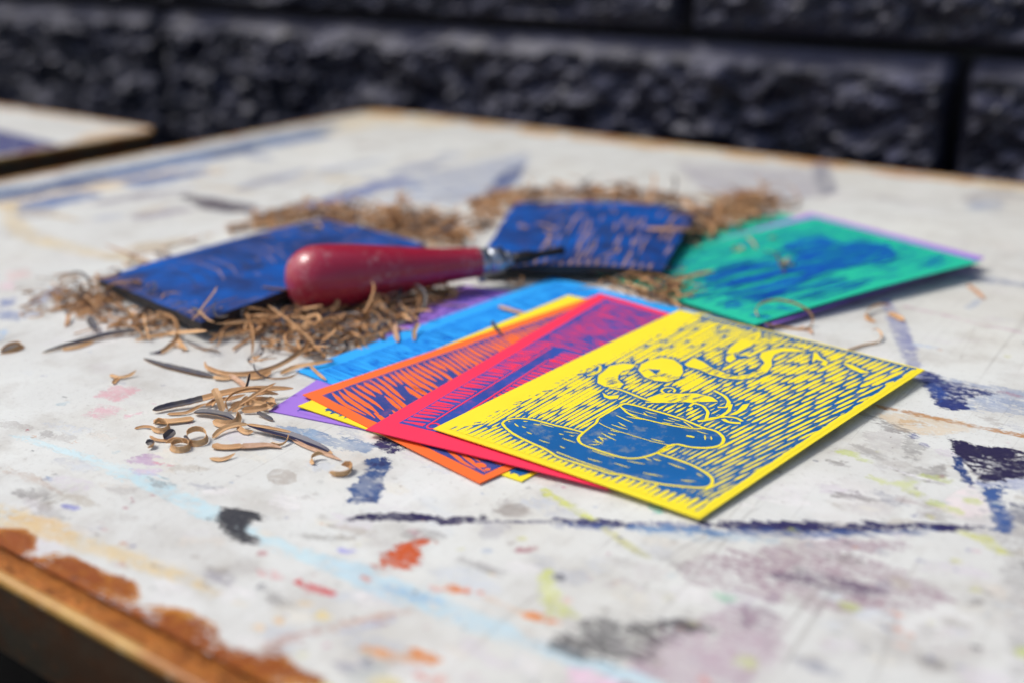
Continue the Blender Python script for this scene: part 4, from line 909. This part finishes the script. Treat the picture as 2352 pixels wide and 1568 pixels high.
def ribbon(pts, w, th, tilt, inked=(0, 0), cup=.30, roll=0.0, taper=(.12, .25), jagk=.06):
    """thin strip along pts; tilt: 0 lies flat, pi/2 stands on edge; inked: fraction range whose upper face keeps its ink"""
    P = [np.array(p, float) for p in pts]
    L = [0.0]
    for a, b in zip(P, P[1:]): L.append(L[-1] + np.linalg.norm(b - a))
    n = max(8, min(34, int(L[-1] / .0012))); Q = []
    for i in range(n + 1):                                  # Catmull-Rom resample
        s_ = L[-1] * i / n; k = max(0, min(len(P) - 2, next((j for j in range(len(L) - 1) if L[j + 1] >= s_ - 1e-12), len(P) - 2)))
        f = (s_ - L[k]) / max(1e-9, L[k + 1] - L[k]); p0, p1, p2, p3 = P[max(0, k - 1)], P[k], P[k + 1], P[min(len(P) - 1, k + 2)]
        Q.append(.5 * ((2 * p1) + (p2 - p0) * f + (2 * p0 - 5 * p1 + 4 * p2 - p3) * f * f + (3 * p1 - p0 - 3 * p2 + p3) * f ** 3))
    vv, ff, fm = [], [], []
    for i in range(n + 1):
        tdir = Q[min(i + 1, n)] - Q[max(i - 1, 0)]; tdir /= (np.linalg.norm(tdir) + 1e-12)
        flat = np.cross(tdir, (0, 0, 1.0)); ln = np.linalg.norm(flat); flat = flat / ln if ln > 1e-6 else np.array((1.0, 0, 0)); up = np.cross(flat, tdir)
        a = tilt + roll * (i / n - .5); wd = flat * math.cos(a) + up * math.sin(a); nr = np.cross(wd, tdir)
        fr = i / n; pr = min(1, (fr / taper[0]) ** .6 if taper[0] else 1, ((1 - fr) / taper[1]) ** .6 if taper[1] else 1); pr = max(pr, .10) * (1 + random.uniform(-jagk, jagk))
        h = w * pr / 2; cz = cup * h
        for q in (Q[i] + wd * h + nr * cz, Q[i] - nr * cz * .6, Q[i] - wd * h + nr * cz): vv.append(q + nr * th / 2)
        for q in (Q[i] + wd * h + nr * cz, Q[i] - nr * cz * .6, Q[i] - wd * h + nr * cz): vv.append(q - nr * th * .5 * max(pr, .4))
    for i in range(n):
        a, b = i * 6, i * 6 + 6; ik = 1 if inked[0] <= (i + .5) / n < inked[1] else 0
        for (x, y, m) in ((0, 1, ik), (1, 2, ik), (2, 5, 0), (5, 4, 0), (4, 3, 0), (3, 0, 0)): ff.append((a + x, a + y, b + y, b + x)); fm.append(m)
    for a in (0, n * 6): ff.append((a, a + 1, a + 4, a + 3)); ff.append((a + 1, a + 2, a + 5, a + 4)); fm += [0, 0]
    return vv, ff, fm

def support(x, y):
    z = 0.0
    for s in SURF:
        q = s.over(x, y)
        if q is not None and q > z: z = q
    return z
def traced(pts, w, th=.30, tilt=.0, lift=0.0, label='', inked=(0, 0), mats=None, zs=None, group='loose shavings in front', cup=.18, taper=(.12, .25), roll=0.0, conv=None):
    """a single shaving; pts on the table seen at picture points (2352 wide), zs heights in mm of its centre line"""
    n = len(pts); zs = zs if zs is not None else [0.0] * n
    if tilt < 1.05: tilt = -tilt if pts[-1][0] > pts[0][0] else tilt
    P = []
    for (x, y), z in zip(pts, zs):
        hz = (w / 2 * abs(math.sin(tilt)) + th / 2 + lift + z) / 1000
        q = at(x, y, hz); q = at(x, y, hz + support(q.x, q.y)); P.append((q.x, q.y, q.z))
    o3 = np.mean(P, 0); o3[2] = min(p[2] for p in P)
    P = [np.array(p) - o3 for p in P]
    w *= 1.12
    v, f, m = ribbon(P, w / 1000, th * .62 / 1000, tilt, inked, cup, roll, taper)
    o = mesh_obj('lino_shaving', v, f, mats or [M['shav'], M['shav_ink']], smooth=False, fmat=m); o.location = o3
    tag(o, label, 'shaving', group); return o
def k4(*a): return [(282.2 + x * .44, 799.7 + y * .44) for x, y in a]
def k9(*a): return [(x / 2.613 * .9408, (600 + y / 2.613) * .9408) for x, y in a]
PALE = [M['shav_pale'], M['shav_ink']]; NV = [M['shav'], M['shav_navy']]; ALLD = [M['shav_ink'], M['shav_ink']]
H_ = math.pi / 2
T = traced
T(k4((155, 322), (250, 298), (340, 280), (450, 252), (560, 226), (700, 212), (890, 208)), 2.3, .5, .5, label='long shaving, dark inked left half, at the left of the small bunch', inked=(0, .34), zs=[.4, .8, 1.2, 2.2, 3.0, 3.4, 2.0], taper=(.05, .2))
T(k4((475, 208), (500, 258), (522, 330)), 2.2, .5, .25, label='short broad shaving leaning upright in the small bunch', zs=[6.5, 4.5, .6], taper=(.1, .15))
T(k4((548, 326), (640, 272), (720, 222), (798, 180)), 1.2, .4, .6, label='thin straight shaving sticking up to the right out of the small bunch', zs=[.4, 2.6, 4.6, 6.6])
T(k4((548, 318), (538, 275), (590, 228), (700, 208), (805, 240)), 1.1, .35, 1.1, label='thin arched shaving looping over the small bunch', zs=[.4, 2.0, 4.0, 4.4, 2.6])
T(k4((372, 332), (450, 332), (540, 350), (590, 378)), 2.6, .4, .15, label='flat charcoal faced shaving below the small bunch', inked=(0, 1), zs=[.6, 1.2, 1.3, .6], taper=(.1, .3))
T(k4((470, 378), (520, 392), (590, 384), (604, 340), (582, 318)), 2.2, .4, .9, label='hooked brown shaving under the charcoal faced one', zs=[.1, .2, .4, 1.2, 2.0])
T(k4((468, 466), (515, 424), (590, 398), (655, 396)), 1.7, .45, .5, label='arched shaving just left of the split navy sliver', zs=[.0, .8, 1.2, .6])
T(k4((600, 408), (640, 436), (682, 430)), 1.6, .4, .7, label='small hooked shaving at the root of the navy sliver', zs=[.4, .1, .2])
T(k4((160, 376), (230, 382), (300, 376), (372, 366)), 2.3, .6, .2, label='straight thick shaving with grainy skin at the left', zs=[.2, .3, .3, .2], taper=(.06, .06))
T(k4((160, 392), (188, 372), (228, 386), (236, 415), (200, 428), (160, 420), (148, 408)), 1.7, .3, 1.2, label='tight open curl below the straight thick shaving', zs=[.6, 1.0, .8, .3, .2, .1, 0])
T(k4((60, 418), (110, 406), (170, 412)), .8, .3, .6, label='thin wisp reaching out at the far left of the curls', zs=[.0, .3, .5])
T(k4((215, 472), (240, 452), (268, 424)), 2.6, .4, .5, label='short dark leaf shaped shaving among the curls', inked=(0, 1), zs=[.2, .6, 1.4], taper=(.25, .25))
T(k4((140, 455), (170, 474), (220, 480), (280, 472)), .9, .3, .5, label='thin bowed shaving under the dark leaf shaped one', zs=[.8, .4, .2, .3])
T(k4((338, 470), (336, 440), (372, 420), (415, 424), (436, 448), (430, 480), (390, 494), (352, 490), (345, 470)), 1.9, .3, 1.35, label='large ring shaped curl, rightmost of the curls', zs=[.6, 1.4, 1.8, 1.4, .8, .2, 0, 0, .3], taper=(.1, .1))
T(k4((222, 492), (262, 478), (310, 480), (345, 492), (335, 520), (285, 528), (250, 512), (262, 490), (300, 480), (318, 492)), 1.9, .3, 1.3, label='coiled curl with a second turn inside, in front of the ring', zs=[.3, .6, .6, .4, 0, 0, .2, .8, 1.2, 1.0], taper=(.1, .1))
T(k4((318, 455), (338, 470), (345, 495), (330, 515)), 1.0, .3, .9, label='dark edged sliver between the ring and the coil', inked=(0, 1), zs=[1.6, 1.4, .8, .2])
T(k4((118, 492), (148, 488), (158, 505), (130, 518)), 1.7, .3, .9, label='tiny round dark chip, alone at the left', inked=(0, .6), zs=[.2, .4, .2, 0])
T(k4((468, 500), (500, 514), (560, 516), (630, 508)), 2.2, .6, .2, label='grainy brown shaving end to end with a pale pink one', zs=[.5, .2, .2, .3], taper=(.1, .1))
T(k4((612, 512), (690, 508), (760, 505), (828, 518)), 2.5, .4, .1, label='pale flat shaving, its smooth cut face up', zs=[.5, .5, .4, .1], mats=PALE, taper=(.08, .5))
T(k4((772, 490), (820, 502), (856, 482), (866, 446)), 1.0, .35, 1.1, label='small arched shaving at the end of the pale flat one', zs=[.2, .2, .6, 1.8])
T(k4((650, 398), (760, 424), (870, 452), (960, 484), (1040, 516), (1095, 548)), 2.6, .35, .35, label='long split sliver with a navy inked face', inked=(0, .95), mats=NV, zs=[1.6, 1.2, .8, .5, .3, .2], taper=(.2, .35))
T(k4((650, 394), (760, 412), (880, 436), (905, 446)), .8, .35, .7, label='tan strip along the upper edge of the navy sliver', zs=[2.0, 1.9, 1.6, 1.2])
T(k4((885, 474), (960, 512), (1060, 550), (1142, 582)), 1.1, .35, .6, label='tan strip along the lower edge of the navy sliver', mats=PALE, zs=[.3, .2, .1, .1])
T(k4((452, 572), (510, 580), (555, 566), (586, 545)), 1.5, .4, .4, label='small crescent shaving lying alone, nearest to the front', zs=[.2, 0, .2, .8], taper=(.3, .5))
T(k4((1000, 598), (982, 582), (992, 560), (1022, 546), (1050, 552)), 1.5, .3, 1.25, label='small C shaped curl near the tip of the navy sliver', zs=[0, .2, .8, 1.2, .8])
T(k4((1075, 645), (1110, 656), (1165, 652), (1195, 630), (1190, 606), (1160, 600), (1140, 606)), 1.9, .3, 1.3, label='hook shaped curl beside the blue paint patch', zs=[0, 0, 0, .1, .5, .8, .7], taper=(.12, .12))
T(k4((108, 52), (200, 84), (330, 116), (480, 150)), 3.2, .35, .05, label='long charcoal leaf shaped shaving lying flat', inked=(0, 1), zs=[.1, .1, .2, .3], taper=(.4, .2))
T(k4((430, 66), (440, 98), (530, 130), (650, 132), (760, 108), (850, 68), (945, 2), (975, -60)), 1.6, .45, .8, label='long bowed shaving sweeping up into the main heap', zs=[2, .8, .3, .4, .8, 1.6, 3, 4.5], taper=(.1, .15))
T(k4((555, 138), (605, 170), (645, 206)), 1.8, .35, .3, label='pale strip running down to the small bunch', mats=PALE, zs=[.6, .4, .6])
T(k4((640, 212), (652, 172), (662, 128)), .9, .3, .8, label='thin dark upright wisp above the small bunch', inked=(0, 1), zs=[3.2, 4.8, 7.0])
T(k4((655, 152), (720, 146), (775, 118)), 2.0, .4, .4, label='short shaving just below the long bowed one', zs=[.1, .2, .6])
T(k4((470, 148), (520, 156), (580, 150)), 1.6, .4, .4, label='short tan shaving at the tip of the charcoal leaf', zs=[.6, .4, .2])
T(k4((820, 132), (900, 96), (1000, 80), (1100, 62)), 1.6, .4, .5, label='shaving reaching from the heap onto the sky blue card', zs=[.2, .8, 1.0, .8])
T(k4((980, 92), (1020, 130), (1062, 165)), 1.0, .35, .6, label='thin shaving across the corner of the sky blue card', zs=[.6, .4, .2])
T(k4((700, 332), (740, 350), (786, 374)), 1.3, .35, .6, label='short dark edged shaving right of the small bunch', inked=(0, 1), zs=[.8, .4, .1])
bunch = ['broad bowed shaving at the right end of the small bunch', 'thick straight shaving low at the right of the small bunch', 'thin shaving lying across the top right of the small bunch',
         'rising shaving at the left of the small bunch, below the long one', 'flat shaving low in the middle of the small bunch', 'looped shaving at the right end of the small bunch',
         'thin low shaving along the front left of the small bunch', 'steep shaving crossing the middle of the small bunch', 'tiny hooked shaving inside the left of the small bunch']
for q, w, zz in ((((600, 302), (680, 264), (760, 268), (802, 292)), 1.7, (.5, 1.4, 1.6, .6)), (((620, 322), (720, 312), (792, 284)), 2.0, (.3, .8, 1.0)), (((670, 242), (750, 232), (812, 238)), 1.2, (3.0, 3.6, 2.6)), (((430, 300), (500, 268), (560, 262), (640, 240)), 1.5, (.4, 1.2, 1.8, 2.6)), (((560, 300), (640, 282), (720, 290), (780, 310)), 1.8, (.3, .8, 1.2, .4)), (((690, 300), (770, 262), (780, 300), (720, 318)), 1.6, (.8, 1.6, .8, .3)), (((230, 342), (330, 334), (400, 300), (440, 286)), 1.0, (.1, .3, .8, 1.4)), (((570, 330), (610, 300), (650, 246)), 1.5, (.6, 1.4, 3.0)), (((470, 300), (480, 270), (440, 300)), 1.2, (.8, 1.2, .4))):
    T(k4(*q), w, .4, random.uniform(.3, 1.0), label=bunch.pop(0), zs=zz, group='shavings in the small bunch')
# other loose ones
T([(0, 806), (20, 792), (44, 788), (50, 796), (24, 806), (0, 812)], 1.8, .35, 1.0, label='curled shaving at the left edge of the picture', group='loose shavings at the left')
T(k9((700, 820), (760, 838), (830, 822), (868, 792)), 1.2, .35, .5, label='small bowed wisp on the bare table left of the charcoal leaf', zs=[.3, .2, .5, 1.5], group='loose shavings at the left')
T(k9((722, 878), (740, 855), (765, 842)), 1.4, .35, .4, label='short tan stub under the small bowed wisp', group='loose shavings at the left')
T(k9((270, 680), (400, 640), (560, 600), (700, 565), (850, 545), (990, 535)), 2.6, .4, .3, label='long dark pointed shaving below the blue block', inked=(0, .9), zs=[.1, .3, .5, .8, 1.0, 1.0], taper=(.35, .2), group='loose shavings at the left')
T(k9((395, 662), (500, 645), (600, 610)), 1.6, .35, .4, label='tan shaving under the long dark pointed one', group='loose shavings at the left')
T(k9((570, 450), (585, 490), (620, 540)), 3.0, .35, .4, label='dark flake standing beside the left heap', inked=(0, 1), zs=[3.5, 2.5, .5], taper=(.3, .3), group='loose shavings at the left')
T(k9((860, 605), (960, 580), (1100, 560), (1320, 545)), 1.8, .4, .5, label='long brown shaving below the near corner of the left block', zs=[.2, .5, .8, .8], group='loose shavings at the left')
T(k9((985, 680), (1030, 675), (1080, 640), (1130, 600), (1150, 620), (1195, 665)), 1.7, .35, .8, label='crooked forked shaving with a blue tip', inked=(0, .12), mats=NV, zs=[.1, .2, .6, 1.2, .8, .2], group='loose shavings at the left')
T([(1742, 728), (1736, 712), (1752, 696), (1790, 690), (1832, 700), (1862, 720), (1866, 742), (1850, 756), (1800, 752), (1756, 744)], .9, .3, 1.3, label='large thin ring of shaving leaning on the right pile', zs=[.3, 2, 3.4, 4, 3.4, 2, 1, .4, .2, .3], taper=(.05, .05), group='loose shavings at the right')
T([(1836, 752), (1860, 760), (1866, 768)], 1.3, .3, .5, label='short stub at the foot of the thin ring', group='loose shavings at the right', mats=PALE)
T([(2012, 740), (1990, 728), (2000, 708), (2030, 700), (2046, 706)], 1.5, .3, 1.1, label='dark curl on the bare table at the right', inked=(.4, 1), zs=[0, .5, 1.5, 2, 1.5], group='loose shavings at the right')
T([(2040, 720), (2060, 728), (2076, 738)], 2.4, .3, .3, label='small tan flake next to the dark curl', group='loose shavings at the right')
T([(1940, 806), (1985, 792), (2015, 786), (2026, 770), (2014, 756), (2002, 760)], 1.0, .3, 1.1, label='thin curl with a long tail at the right', zs=[.1, .1, .2, 1, 1.8, 1.4], group='loose shavings at the right')
T([(2222, 655), (2240, 668), (2262, 688)], 1.8, .3, .4, label='orange tinted shaving furthest to the right', mats=PALE, group='loose shavings at the right')
T([(905, 742), (908, 762), (914, 786)], 1.8, .35, .3, label='pale shaving on the sky blue card, left of the dark one', mats=PALE, zs=[2.0, 1.2, .3], group='shavings on the fanned cards')
T([(962, 742), (952, 760), (950, 782)], 1.6, .35, .5, label='dark shaving standing on the sky blue card', zs=[2.4, 1.4, .3], group='shavings on the fanned cards')
T([(1144, 704), (1170, 712), (1206, 722)], 1.8, .35, .3, label='shaving lying over the hidden yellow edge', zs=[.8, .6, .4], mats=PALE, group='shavings on the fanned cards')
T([(1130, 738), (1138, 752), (1152, 768)], 1.3, .35, .6, label='dark shaving at the edge of the orange card', inked=(0, 1), zs=[1.6, 1.0, .3], group='shavings on the fanned cards')
T([(1530, 668), (1570, 640), (1640, 622)], 1.6, .4, .5, label='long shaving reaching up onto the green card', zs=[1.5, 2.0, 1.0], group='shavings on the right pile')
T([(1430, 650), (1490, 668), (1540, 690), (1566, 708)], 1.6, .4, .5, label='long shaving lying between the pink and green cards', zs=[2, 2, 1.5, 1], group='shavings on the right pile')

# heaps: prototypes, then copies one by one
PROTO = []
for i in range(26):
    Lm = random.uniform(9, 36); n = 9; hd = 0.0; kap = random.choice((-1, 1)) * random.choice((.01, .03, .06, .11, .16, .30)) * random.uniform(.6, 1.3); p = [np.zeros(3)]; pit = random.uniform(-.3, .3)
    for j in range(n):
        ds = Lm / n; hd += kap * ds * (1 + .6 * math.sin(j)); p.append(p[-1] + np.array((math.cos(hd), math.sin(hd), pit * math.sin(j * .7 + i))) * ds)
    p = [(q - np.mean(p, 0)) / 1000 for q in p]
    v, f, m = ribbon(p, random.uniform(.8, 2.1) / 1000, random.uniform(.18, .30) / 1000, random.uniform(-.5, 1.0), (0, 1) if i % 5 == 0 else ((0, .4) if i % 5 == 1 else (0, 0)), roll=random.uniform(-.8, .8))
    me = bpy.data.meshes.new('lino_shaving'); me.from_pydata([tuple(x) for x in v], [], f); me.materials.append(M['shav']); me.materials.append(M['shav_ink'])
    me.polygons.foreach_set('material_index', m); me.update()
    word = '%s %s' % ('long' if Lm > 25 else 'short' if Lm < 16 else 'medium', 'curled' if abs(kap) > .08 else 'bowed' if abs(kap) > .02 else 'straight') + (' dark-faced' if i % 5 == 0 else ' half-dark' if i % 5 == 1 else ' tan')
    PROTO.append(((me, np.array(v), f, m), word))
def zone_points(poly, n):
    W_ = [at(x, y) for x, y in poly]; A_ = np.array([(w.x, w.y) for w in W_]); lo, hi = A_.min(0), A_.max(0); out = []
    while len(out) < n:
        q = rng.uniform(lo, hi, (400, 2)); d = sd_poly(q, A_)
        for k in range(len(q)):
            if d[k] > 0 and len(out) < n: out.append((q[k][0], q[k][1], float(d[k])))
    return out
HF = (ha + (hb - ha) * .02, ha + (hb - ha) * 1.0)
def under_handle(x, y):
    a = np.array(HF[0][:2]); b = np.array(HF[1][:2]); e = b - a; t_ = np.clip(((np.array((x, y)) - a) @ e) / (e @ e), 0, 1); return np.linalg.norm(np.array((x, y)) - a - e * t_) < .0145 - .006 * t_
zones = [  # polygon, single shavings, further ones, heap height (mm), where, scale, rests only on the table
    ([(262, 690), (330, 712), (420, 750), (480, 758), (440, 770), (330, 768), (250, 750), (170, 716), (112, 698), (120, 678), (190, 668), (230, 676)], 44, 130, 2.6, 'heap along the near side of the left block', .85, True),
    ([(500, 750), (640, 706), (800, 700), (980, 668), (1060, 672), (1000, 710), (930, 740), (880, 775), (800, 815), (700, 820), (620, 790), (540, 790), (480, 770)], 74, 300, 6, 'main heap below the red handle', 1.0, True),
    ([(520, 528), (640, 496), (760, 478), (900, 488), (1000, 500), (1060, 516), (1060, 570), (960, 566), (880, 545), (800, 522), (720, 518), (640, 530)], 28, 340, 6, 'heap behind the red handle', 1.0, False),
    ([(1090, 470), (1140, 448), (1260, 440), (1420, 440), (1540, 452), (1590, 462), (1590, 476), (1400, 466), (1200, 464), (1140, 500), (1095, 550)], 16, 230, 5, 'row behind the second block', 1.0, False),
    ([(1610, 500), (1640, 470), (1700, 455), (1790, 462), (1770, 490), (1680, 530), (1600, 560), (1560, 590)], 14, 190, 6, 'heap between the second block and green cards', 1.0, False),
    ([(1110, 650), (1200, 625), (1290, 628), (1420, 632), (1520, 640), (1570, 700), (1520, 700), (1440, 678), (1380, 660), (1280, 634), (1180, 655)], 26, 90, 3.5, 'line between cutter tip and green cards', .9, True),
    ([(240, 620), (330, 598), (480, 540), (560, 520), (560, 530), (480, 556), (330, 610), (250, 634)], 5, 12, 1, 'scatter along the far side of the left block', .8, True),
    ([(620, 570), (700, 540), (960, 545), (900, 560), (690, 566), (650, 590)], 7, 4, .5, 'few lying on the left block', .7, False),
    ([(1180, 480), (1560, 490), (1500, 600), (1180, 590)], 6, 0, .5, 'few lying on the second block', .75, False),
    ([(1640, 580), (1800, 560), (1880, 600), (1840, 650), (1680, 640)], 7, 0, .3, 'few lying on the green printed card', .7, False),
    ([(470, 800), (620, 820), (700, 850), (640, 870), (520, 840), (400, 800), (420, 790)], 9, 0, .5, 'scatter just below the main heap', .6, True),
    ([(60, 640), (240, 640), (230, 700), (60, 720)], 7, 12, .4, 'scatter beyond the left heap', .7, True)]
Vs, Fs, Ms = [], [], []; base = 0
for poly, n1, n2, hh, where, scl, bare in zones:
    pts = zone_points(poly, n1 + n2)
    xs = sorted(p[0] / p[1] for p in pts); t1, t2 = xs[len(xs) // 3], xs[2 * len(xs) // 3]
    for i, (x, y, d) in enumerate(pts):
        if bare and (sh_l1.over(x, y) is not None or sh_l2.over(x, y) is not None): continue
        (me, v, f, m), word = random.choice(PROTO); s_ = scl * random.uniform(.45, 1.2)
        if i % 3 == 0: x += random.gauss(0, .006); y += random.gauss(0, .008)
        R3 = Matrix.Rotation(random.uniform(0, 6.28), 3, 'Z') @ Matrix.Rotation(random.gauss(0, .24), 3, 'X') @ Matrix.Rotation(random.gauss(0, .20), 3, 'Y')
        vr = v @ np.array(R3).T * s_
        top_h = hh * min(1, d / .012 + .15) / 1000
        zb = support(x, y)
        if under_handle(x, y): top_h = min(top_h, .001)
        f_ = random.random() if i < n1 else random.random() * .75
        zb += top_h * f_; loc = (x, y, zb - float(vr[:, 2].min()))
        if i < n1:
            o = bpy.data.objects.new('lino_shaving', me); COL.objects.link(o)
            o.matrix_world = Matrix.LocRotScale(Vector(loc), R3.to_quaternion(), Vector((s_, s_, s_)))
            side = 'left' if x / y < t1 else ('middle' if x / y < t2 else 'right')
            tag(o, '%s shaving in %s part of %s' % (word, side, where.replace('the ', '')), 'shaving', 'shavings: ' + where)
        else:
            Vs.append(vr + np.array(loc)); Fs += [tuple(k + base for k in q) for q in f]; Ms += m; base += len(v)
if Vs:
    o = mesh_obj('shaving_heap', np.concatenate(Vs).tolist(), Fs, [M['shav'], M['shav_ink']], fmat=Ms)
    tag(o, 'mass of smaller brown lino shavings heaped among the blocks and cards', 'shavings', kind='stuff')
